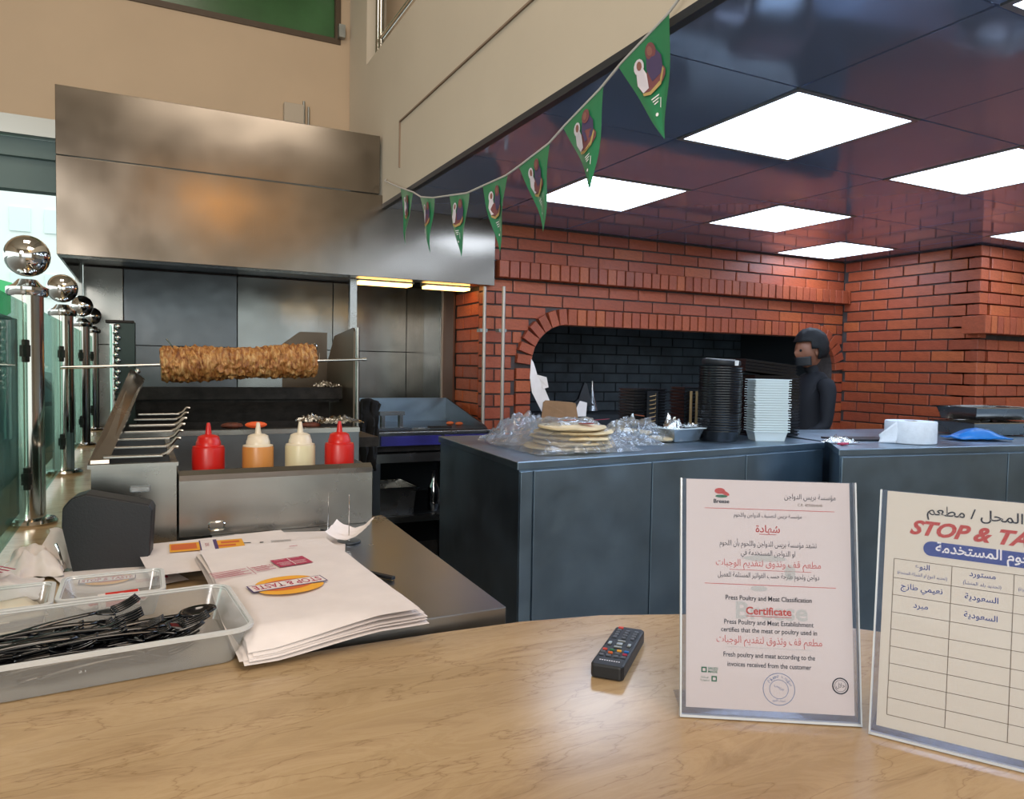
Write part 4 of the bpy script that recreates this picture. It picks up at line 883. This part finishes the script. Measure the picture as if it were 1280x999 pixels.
# ================================================================== REMOTE CONTROL
rc = empty('remote_control', (.662, .925, 1.0505), (0, 0, math.atan2(.118, .130)-PI/2), 'black remote control with coloured buttons on the marble counter', 'remote')
b = MB(); b.prism([(-.021, -.085), (.021, -.085), (.0245, -.078), (.024, .078), (.019, .085), (-.019, .085), (-.024, .078), (-.0245, -.078)], 0, .021); b.build('body', 'blackmatte', rc, bev=.003)
def btn(x, y, mat, w=.0065, h=.0045, lab=None): MB().box((x, y, .0222), (w, h, .0028), bev=.0008).build('button', mat, rc, lab)
btn(-.014, .074, 'inkred', .008, .005, 'red power button')
for r in range(4):
    for c_ in range(3): btn(-.014+.014*c_, .062-.0105*r, 'rubber')
for x, y, w, h in ((0, .014, .012, .004), (0, -.012, .012, .004), (-.015, .001, .005, .010), (.015, .001, .005, .010), (0, .001, .009, .009)): btn(x, y, 'alu', w, h)
for k, m in enumerate(('inkred', 'inkgreen', 'inkyellow', 'blue')): btn(-.0165+.011*k, -.026, m, .007, .004)
for k, m in enumerate(('rubber', 'inkorange', 'rubber', 'inkmag')): btn(-.0165+.011*k, -.037, m, .007, .004)
for k in range(4): btn(-.0165+.011*k, -.048, 'rubber', .007, .004)
flat(rc, 'worn_logo', 'inkwhite', [rect(-.015+.0035*k, -.0675, -.0127+.0035*k, -.0648) for k in range(9)], .0213)
# ================================================================== CUTLERY TUB
ct = empty('cutlery_tub', (-.06, 1.247, 1.0505), (0, 0, .07), 'long frosted plastic tub full of black forks and spoons at bottom left', 'tub')
def rtub(t, w, d, h, tap, r=.03, mat='tub', rim='tubrim'):
    def rr(w, d, r, z, n=6):
        P = []
        for cx, cy, a0 in ((w/2-r, d/2-r, 0), (-w/2+r, d/2-r, PI/2), (-w/2+r, -d/2+r, PI), (w/2-r, -d/2+r, 1.5*PI)):
            P += [(cx+r*math.cos(a0+PI/2*k/n), cy+r*math.sin(a0+PI/2*k/n), z) for k in range(n+1)]
        return P
    def shell(rings, mat, name, caps=False):
        n = len(rings[0]); v = [p for R in rings for p in R]; b = MB()
        f = [(i*n+k, i*n+(k+1) % n, (i+1)*n+(k+1) % n, (i+1)*n+k) for i in range(len(rings)-1) for k in range(n)]
        if caps: f += [tuple(range(n))[::-1], tuple(range((len(rings)-1)*n, len(rings)*n))]
        b.add(v, f, True); return b.build(name, mat, t)
    shell([rr(w-2*tap, d-2*tap, r*.7, .001), rr(w-2*tap+.004, d-2*tap+.004, r*.75, .006), rr(w, d, r, h)], mat, 'wall')
    shell([rr(w-2*tap, d-2*tap, r*.7, .001), rr(w-2*tap, d-2*tap, r*.7, .003)], mat, 'bottom', True)
    shell([rr(w, d, r, h-.006), rr(w+.014, d+.014, r+.006, h-.005), rr(w+.014, d+.014, r+.006, h), rr(w+.002, d+.002, r, h+.001), rr(w-.003, d-.003, r, h-.004)], rim, 'rim')
rtub(ct, .40, .245, .056, .018)
text(ct, '21', -.02, -.12, .012, 'tubrim', z=.03)
def fork_mesh():
    b = MB()
    b.grid(lambda u, v: (-.085+.115*u, (v-.5)*(.007+.004*(1-u)), .003*math.sin(u*PI)+.0015*math.cos((v-.5)*PI)), 12, 4)
    b.grid(lambda u, v: (.03+.02*u, (v-.5)*(.007+.018*u**.7), -.004*u), 6, 6)
    for k in range(4):
        y = -.0095+k*.0063; b.grid(lambda u, v, y=y: (.05+.032*u, y+(v-.5)*.0038*(1-.5*u), -.004+.008*u*u), 6, 2)
    return b.mesh('plastic_fork', M['fork'])
def spoon_mesh():
    b = MB(); b.grid(lambda u, v: (-.085+.12*u, (v-.5)*(.007+.004*(1-u)), .003*math.sin(u*PI)+.0015*math.cos((v-.5)*PI)), 12, 4)
    def bowl(u, v):
        a = 2*PI*v; r = u; return (.056+.024*r*math.cos(a), .0165*r*math.sin(a), -.007*(1-r*r))
    b.grid(bowl, 6, 20); return b.mesh('plastic_spoon', M['fork'])
fm, sm = fork_mesh(), spoon_mesh()
def cut(me, x, y, z, rz, ry=0, label=None, rx=0):
    o = bpy.data.objects.new(me.name, me); COL.objects.link(o); c, s = math.cos(.07), math.sin(.07)
    o.location = (-.06+x*c-y*s, 1.247+x*s+y*c, 1.0505+z); o.rotation_euler = (rx, ry, rz+.07); o.scale = (1.2, 1.45, 1.3); md = o.modifiers.new('solid', 'SOLIDIFY'); md.thickness = .0022
    tag(o, label or 'black plastic fork among the heap in the frosted tub', 'fork' if me is fm else 'spoon', 'black cutlery heaped in the frosted tub')
for k in range(38): cut(fm, rnd(-.13, .05), rnd(-.065, .03), .008+.0011*k, rnd(-.12, .22), rnd(-.05, .02), rx=rnd(-.3, .3))
for k in range(8): cut(sm, rnd(-.12, .02), rnd(-.06, .02), .01+.004*k, rnd(-.1, .2), rnd(-.04, .02), 'black plastic spoon among the heap in the frosted tub')
cut(sm, .075, .0, .046, .10, -.06, 'black spoon with its round bowl raised at the right end of the tub')
cut(fm, .055, -.03, .046, .02, -.03, 'black fork pointing right below the raised spoon in the tub')
cut(fm, -.035, .045, .052, .18, -.12, 'black fork with upturned tines lying highest near the tub rear wall')
# small tubs with sachets
def smalltub(x, y, w, d, rz, label):
    t = empty('sachet_tub', (x, y, 1.0505), (0, 0, rz), label, 'tub'); rtub(t, w, d, .048, .012, .014); return t
smalltub(-.045, 1.49, .155, .145, .0, 'small clear square tub holding red sauce sachets')
smalltub(-.215, 1.47, .15, .14, .05, 'small clear tub of beige sachets at the left edge')
def sachet(x, y, z, rz, label, mat='inkred', w=.065, h=.036, tilt=0):
    t = empty('sauce_sachet', (x, y, z), (tilt, 0, rz), label, 'sachet')
    MB().grid(lambda u, v: ((u-.5)*w, (v-.5)*h, .005*math.sin(u*PI)*math.sin(v*PI)), 10, 6).build('packet', 'paper' if mat == 'inkred' else mat, t, solid=.002)
    if mat == 'inkred': MB().grid(lambda u, v: ((u*.8-.32)*w, (v-.5)*h*.94, .0026+.005*math.sin((u*.8+.18)*PI)*math.sin(v*PI)), 10, 6).build('printed_front', 'red', t); flat(t, 'worn_print', 'inkwhite', [ell(.003, 0, .014, .006)], .0088)
sachet(-.035, 1.455, 1.078, .08, 'red and white sauce sachet lying topmost in the square tub', tilt=.5)
sachet(-.07, 1.50, 1.062, .5, 'red sachet under the topmost one at the tub left side'); sachet(-.02, 1.52, 1.060, -.3, 'red sachet at the back of the square tub')
for k in range(5): sachet(-.215+.012*(k % 2), 1.45+.015*(k % 3), 1.056+.006*k, .1*k, 'beige flat sachet number %s from the bottom in the left clear tub' % ['one', 'two', 'three', 'four', 'five'][k], 'cardboard' if k < 0 else 'natcap', .11, .09)
# ================================================================== WRAPPERS
def zdroop(x, y, z):
    # sheets rest on the table (1.071) and sag over its front left corner to the marble (1.051)
    c = lambda q: max(0, min(1, q)); k = max(c((1.165-y)/.06)*c((.34-x)/.16), c((.158-x)/.05)*c((1.5-y)/.2)); return z-(z-1.054)*.85*k
def sheet(x0, y0, x1, y1, rz, z, label, seed, curl=0, name='paper_wrapper', group=None, mat='wrap', amp=.003):
    w, d = x1-x0, y1-y0; cx, cy = (x0+x1)/2, (y0+y1)/2
    def f(u, v):
        x = (u-.5)*w; y = (v-.5)*d; X = cx+x*math.cos(rz)-y*math.sin(rz); Y = cy+x*math.sin(rz)+y*math.cos(rz)
        zz = zdroop(X, Y, z)+amp*noise.noise(Vector((X*7+seed, Y*7, seed)))*min(1, 6*max(abs(u-.5), abs(v-.5)))**2+curl*max(0, u-.82)*max(0, .25-v)*6
        return (x, y, zz-z)
    b = MB(); b.grid(f, 24, 30); return b.build(name, mat, None, label, 'paper wrapper', group, loc=(cx, cy, z), rot=rz)
for k in range(9):
    top = k == 8
    sh_ = sheet(.118+.001*k, 1.115+rnd(-.010, .010)+.003*k, .405+rnd(-.008, .008), 1.70, .06+rnd(-.03, .03) if not top else .05, 1.074+.0022*k+(.004 if top else 0), 'white printed wrapper on top of the front stack, with burger emblem' if top else 'plain white wrapper, %s from the bottom of the front stack on the steel table' % ('first', 'second', 'third', 'fourth', 'fifth', 'sixth', 'seventh', 'eighth', 'ninth')[k], k*3.1, .0, group='front stack of wrappers' )
def wprint(parent, cx, cy, rz, fn):
    pass
PR = empty('x', (0, 0, 0)); bpy.data.objects.remove(PR)
topsheet = sh_
def onsheet(sheet_o, o, dz):
    if o is None: return
    inv = pworld(sheet_o).inverted()
    for v in o.data.vertices: v.co = inv @ (Vector((v.co.x, v.co.y, 0))+Vector((0, 0, dz+v.co.z)))
    o.parent = sheet_o; o.data.update()
def P(sh, name, mat, polys, dz, cx=0, cy=0, rot=0):
    c, s = math.cos(rot), math.sin(rot); o = flat(None, name, mat, [[(cx+x*c-y*s, cy+x*s+y*c) for x, y in p] for p in polys]); onsheet(sh, o, dz)
def PT(sh, body, cx, cy, h, mat, dz, rot=0, **k): o = text(None, body, cx, cy, h, mat, rot=rot, **k); onsheet(sh, o, dz)
ZT = 1.0976+.0012
def emblem(sh, cx, cy, rot, z, s=1):
    P(sh, 'emblem_bun', 'inkyellow', [ell(0, .018*s, .060*s, .045*s, 24, 0, PI), ell(0, -.012*s, .055*s, .040*s, 24, PI, 2*PI)], z, cx, cy, rot)
    P(sh, 'emblem_patty', 'inkorange', [ell(.004*s, .004*s, .050*s, .034*s)], z+.0003, cx, cy, rot)
    P(sh, 'emblem_banner', 'inkpurple', [rect(-.070*s, -.021*s, .070*s, .022*s)], z+.0006, cx, cy, rot)
    P(sh, 'emblem_banner', 'wrap', [rect(-.0675*s, -.018*s, .0675*s, .019*s)], z+.0009, cx, cy, rot)
    PT(sh, 'STOP & TASTE', cx, cy, .036*s, 'inkmag', z+.0012, rot=rot, width=.125*s, bold=.0005)
emblem(topsheet, .238, 1.362, PI+.16, ZT, .98)
r0 = .18
P(topsheet, 'print_block', 'inkmag', [rect(-.034, -.030, .034, .030)], ZT, .272, 1.515, r0)
P(topsheet, 'print_grid', 'wrap', [rect(-.030, -.001, .030, .001), rect(-.001, -.026, .001, .026)]+[rect(-.028+.031*i, -.020+.006*j+.025*(j > 2), -.006+.031*i, -.0185+.006*j+.025*(j > 2)) for i in range(2) for j in range(6)], ZT+.0003, .272, 1.515, r0)
P(topsheet, 'print_lines', 'inkmag', [rect(-.068, -.020+.009*j, .0-.012*(j % 2), -.0165+.009*j) for j in range(5)]+[rect(.012, -.012+.009*j, .05-.010*(j % 2), -.0085+.009*j) for j in range(4)]+[ln(.005, -.03, .006, .03, .0012)], ZT, .185, 1.478, r0)
PT(topsheet, 'قف وتذوق', .215, 1.50, .014, 'inkmag', ZT+.0002, rot=PI+.18, width=.05)
P(topsheet, 'print_lines', 'inkmag', [rect(0, 0, .018, .004)], ZT, .29, 1.64, .1)
# rear wrappers
r1 = sheet(.16, 1.55, .43, 1.90, -.25, 1.0735, 'white wrapper with dark ribbon print, rear right by the bin', 51, group='rear wrappers')
r2 = sheet(.00, 1.60, .33, 1.885, .10, 1.0780, 'white wrapper with yellow sausage print just in front of the bin', 57, group='rear wrappers')
def sausage(sh, cx, cy, rot, z):
    P(sh, 'sausage_print', 'inkyellow', [rect(-.078, -.040, .078, .040)], z, cx, cy, rot); [P(sh, 'sausage_print', 'inkorange', [q], z+.0003, cx, cy, rot) for q in (rect(-.075, -.024, -.022, .030), rect(.02, -.026, .06, -.008), rect(.03, .004, .07, .024))]
    P(sh, 'ribbon_print', 'inkpurple', [rect(-.016, -.050, .022, .050)], z+.0006, cx, cy, rot); P(sh, 'ribbon_print', 'wrap', [rect(-.013, -.048, .014, .048)], z+.0009, cx, cy, rot); PT(sh, 'TASTE', cx, cy, .012, 'inkmag', z+.0012, rot=rot+PI/2)
sausage(r2, .135, 1.795, -.02, 1.0815)
P(r1, 'ribbon_print', 'ink', [rect(-.015, -.006, .0, .0), rect(.01, .002, .03, .008), rect(.05, -.004, .058, .004)]+[rect(.075, -.015+.006*j, .12, -.0135+.006*j) for j in range(5)], 1.0775, .20, 1.80, -.1)
r3 = sheet(-.14, 1.585, .06, 1.80, .30, 1.0560, 'white wrapper with yellow emblem between the black dispenser and the sachet tub', 63, group='rear wrappers')
emblem(r3, -.06, 1.665, .0, 1.0600, .72)
P(r3, 'print_block', 'inkmag', [rect(-.014, -.008, .014, .010)], 1.0600, .035, 1.64, .1); P(r3, 'print_lines', 'inkmag', [rect(-.06, .003*j*2-.01, -.02, .003*j*2-.0085) for j in range(4)], 1.0600, .05, 1.635, .1)
b = MB(); b.grid(lambda u, v: (-.11+.20*u+.012*noise.noise(Vector((u*4, v*4, 2))), .10*(v-.5)*(1.1-.6*u), .006+.075*math.sin(min(1, v*1.2)*PI*.85)*(1-u**1.6)+.006*noise.noise(Vector((u*8, v*8, 5)))), 26, 20)
b.build('folded_wrapper', 'wrap', None, 'white wrapper bulging upward beside the nearest post base', 'paper wrapper', loc=(-.07, 1.83, 1.052), rot=-.25)
crumple('crumpled_wrapper', 'wrap', (-.20, 1.80, 1.0515), .11, .12, .035, 8, 'crumpled white paper ball left of the bulging wrapper', 'paper wrapper', 30, 30, .02, fr=2.2)
cw = crumple('crumpled_wrapper', 'wrap', (-.255, 1.66, 1.0515), .17, .16, .02, 12, 'crumpled white and red printed wrapper at the left edge', 'paper wrapper', 34, 30, .016, fr=1.8)
P(cw, 'print_lines', 'inkmag', [rect(-.05+.012*j, -.03, -.045+.012*j, .03) for j in range(7)], 1.0515+.050, -.25, 1.655, .7)
# receipt spike, second spike, pen
t = empty('receipt_spike', (.448, 1.745, 1.0715), label='thin steel spike holding a white receipt on the steel table', cat='spike')
MB().lathe([(.028, 0), (.028, .003), (.004, .004)], 20).build('base', 'steel_dark', t); MB().tube([(0, 0, 0), (0, 0, .115)], [.0016, .0008], 8).build('needle', 'chrome', t)
t = empty('receipt_spike', (.432, 1.90, 1.0715), label='second thinner spike close to the bin behind the first', cat='spike')
MB().lathe([(.02, 0), (.02, .003), (.003, .004)], 20).build('base', 'steel_dark', t); MB().tube([(0, 0, 0), (.002, 0, .10)], [.0013, .0006], 8).build('needle', 'chrome', t)
b = MB(); b.grid(lambda u, v: ((u-.5)*.095, (v-.5)*.085, .012+.03*(abs(u-.45)*1.6)**2*1.2+.012*v*v+.004*noise.noise(Vector((u*5, v*5, 1)))), 14, 12)
b.build('receipt', 'paper', None, 'small white receipt impaled on the spike', 'receipt', loc=(.452, 1.748, 1.073), rot=-.55)
t = empty('black_knife', (.41, 1.46, 1.0715), (0, 0, math.atan2(-.132, .08)), 'thin black stick lying partly under the wrappers on the steel table', 'stick')
MB().box((0, 0, .004), (.15, .012, .007), bev=.002).build('handle', 'blackmatte', t); MB().box((-.09, 0, .003), (.05, .007, .003)).build('tip', 'blackmatte', t)
# black dispenser
t = empty('black_dispenser', (-.055, 1.80, 1.0515), (0, 0, -.12), 'black plastic counter device with rounded corner in front of the grill', 'dispenser')
pr_ = [(-.070, 0), (.075, 0), (.082, .125), (.076, .138), (-.045, .166), (-.072, .158), (-.088, .138), (-.090, .10)]
MB().extr([(x, -.035, z) for x, z in pr_], (0, .07, 0)).build('body', 'blackmatte', t, bev=.006)
MB().extr([(x*.97, -.0352, z*.97+.002) for x, z in pr_], (0, -.003, 0)).build('front_face', 'blackmatte', t)
MB().box((.055, 0, .168), (.04, .02, .012), bev=.002).build('clip', 'clearbox', t); MB().tube([(-.088, -.036, .02), (-.094, -.038, .05), (-.10, -.034, .065)], .003, 8).build('chrome_hook', 'chrome', t)
# ================================================================== BUNTING
bt_ = empty('bunting', (1.21, 2.7, 2.3), label='string of small green pennants hung under the cream parapet wall', cat='bunting')
SP = [(3.977, 2.509), (3.72, 2.42), (3.505, 2.353), (3.387, 2.306), (3.223, 2.27), (3.006, 2.238), (2.829, 2.212), (2.662, 2.208), (2.464, 2.203), (2.343, 2.214), (2.149, 2.237), (2.043, 2.268), (1.85, 2.316), (1.746, 2.353), (1.543, 2.405), (1.42, 2.46), (1.30, 2.50)]
MB().tube([(1.205, y, z) for y, z in SP], .004, 6).build('tape', 'string', bt_, world=True)
MB().tube([(1.226, 4.02, 2.53), (1.21, 3.99, 2.515)], .004, 6).build('tape_knot', 'string', bt_, world=True)
FL = [(3.70, 3.50, 2.11, 3.60), (3.40, 3.20, 2.028, 3.27), (3.02, 2.80, 1.963, 2.90), (2.67, 2.45, 1.933, 2.515), (2.36, 2.14, 1.953, 2.165), (2.055, 1.83, 2.03, 1.876), (1.755, 1.535, 2.09, 1.533)]
def zs(y):
    for (a, za), (b_, zb) in zip(SP[:-1], SP[1:]):
        if b_ <= y <= a: return za+(zb-za)*(a-y)/(a-b_)
FLAB = ['first and farthest', 'second', 'third', 'fourth', 'fifth', 'sixth', 'seventh and nearest']
for k, (ya, yb, zt_, yt) in enumerate(FL):
    za, zb = zs(ya), zs(yb)
    def fp(u, v):      # u along the tape, v downwards
        w = 1-v; y = (ya+(yb-ya)*u)*w+yt*v; z = (za+(zb-za)*u)*w+zt_*v-.002
        return (1.205+.012*math.sin(u*5+k*1.7)*v*w*2+.010*math.sin(v*6+k)*v, y, z)
    g_ = MB(); g_.grid(fp, 8, 14); f_ = g_.build('pennant', 'flag', bt_, world=True, label='%s green pennant from the left' % FLAB[k])
    def at_(x, y): # x across -1..1, y down 0..1 -> point slightly to the camera side
        w = max(.001, 1-y); p = Vector(fp(.5+.5*x/w, y)); return p+Vector((-.0035, 0, 0))
    def pp_(name, mat, pts, off=0):
        b = MB(); b.add([at_(x, y)+Vector((-off, 0, 0)) for x, y in pts], [tuple(range(len(pts)))]); bmesh.ops.transform(b.bm, matrix=pworld(bt_).inverted(), verts=b.bm.verts[:])
        o = b.build(name, mat, f_); return o
    pp_('printed_sash', 'sashprint', ell(.02, .40, .42, .10, 14))
    pp_('printed_robe', 'robe', [(-.38, .22), (-.18, .22), (-.10, .32), (-.12, .46), (-.30, .47), (-.44, .36)], .0012)
    pp_('printed_robe', 'robe2', [(.02, .16), (.32, .16), (.44, .26), (.36, .40), (.0, .42), (-.08, .28)], .0008)
    pp_('printed_headdress', 'robe', ell(-.27, .205, .17, .075, 12), .0016); pp_('printed_face', 'skinprint', ell(-.25, .20, .085, .045, 10), .002)
    pp_('printed_headdress', 'sashprint', ell(.18, .155, .17, .078, 12), .0016); pp_('printed_face', 'skinprint', ell(.16, .15, .085, .045, 10), .002)
    pp_('printed_swirl', 'goldprint', [(-.32, .47), (-.1, .50), (.2, .46), (.38, .36), (.40, .39), (.22, .50), (-.1, .535), (-.30, .50)], .0012)
    pp_('printed_script', 'inkwhite', ring(.02, .62, .12, .02, 8)[0]+[(.0, .60)], .001)
    for q in range(3): pp_('printed_script', 'inkwhite', [(-.10+.03*q, .585+.03*q), (.12-.02*q, .575+.03*q), (.11-.02*q, .587+.03*q), (-.09+.03*q, .597+.03*q)], .0014)
    pp_('printed_script', 'inkwhite', ell(.0, .76, .035, .018, 8), .001)
# ================================================================== OUTSIDE
MB().b2((-40, 5.9, -.25), (12, 60, -.15)).build('street', 'road', kind='structure')
aw = empty('street_awning', (-2.4, 11, 1.8), label='bright green awning across the street left of the hood', cat='awning')
MB().extr([(-2.6, 10.0, 1.93), (-1.4, 10.0, 1.93), (-1.1, 11.0, 2.35), (-2.6, 11.0, 2.75)], (0, .03, 0)).build('canopy', 'awning', aw, world=True)
MB().b2((-2.62, 10, -.15), (-2.58, 10.04, 1.93)).b2((-1.42, 10, -.15), (-1.38, 10.04, 1.93)).build('support', 'steel_dark', aw, world=True)
bd = empty('building', (-3, 30, -.15), label='overexposed pale building far across the street', cat='building')
MB().b2((-16, 30, -.15), (6, 40, 9)).build('wall', 'facade', bd, world=True)
for x in (-5.6, -4.6, -3.6, -2.6):
    for z in (3.6, 5.8): MB().b2((x-.3, 29.95, z), (x+.3, 30, z+.8)).build('window', pm('pale_teal_glass', '#dcefeb', .2), bd, world=True)
for k, (x, y, w, h) in enumerate(((-1.9, 8.6, 1.0, 1.55), (-.9, 8.2, .9, 1.25), (-2.6, 9.4, .8, 1.3))):
    b = MB(); b.ball((0, 0, h/2), 1, 28, (w/2, .3, h/2))
    for v in b.bm.verts: v.co += v.co.normalized()*.10*noise.noise(v.co*5+Vector((k, 0, 0)))
    b.build('street_shrub', 'leafdark', None, ['tall dark shrub outside behind the second post', 'lower dark shrub outside left of the hood', 'shrub outside left of the tall one'][k], 'shrub', loc=(x, y, -.15))
car = empty('parked_car', (-2.2, 13.5, -.15), label='dark parked car outside behind the glass barrier', cat='car')
MB().extr([(-2, 0, .3), (2, 0, .3), (2.05, 0, .8), (1.3, 0, .95), (.8, 0, 1.42), (-1.0, 0, 1.45), (-1.7, 0, 1.0), (-2.05, 0, .9)], (0, 1.7, 0)).build('body', 'car', car, bev=.06)
MB().extr([(-.95, -.01, 1.0), (1.15, -.01, .98), (.72, -.01, 1.36), (-.9, -.01, 1.38)], (0, .01, 0)).build('side_window', pm('car_glass', '#5a6c70', .1), car)
for x in (-1.25, 1.25): MB().lathe([(.05, 0), (.33, 0), (.34, .05), (.34, .18), (.05, .18)], 24).build('wheel', 'blackmatte', car, loc=(x, -.02, .34), rot=(-PI/2, 0, 0))
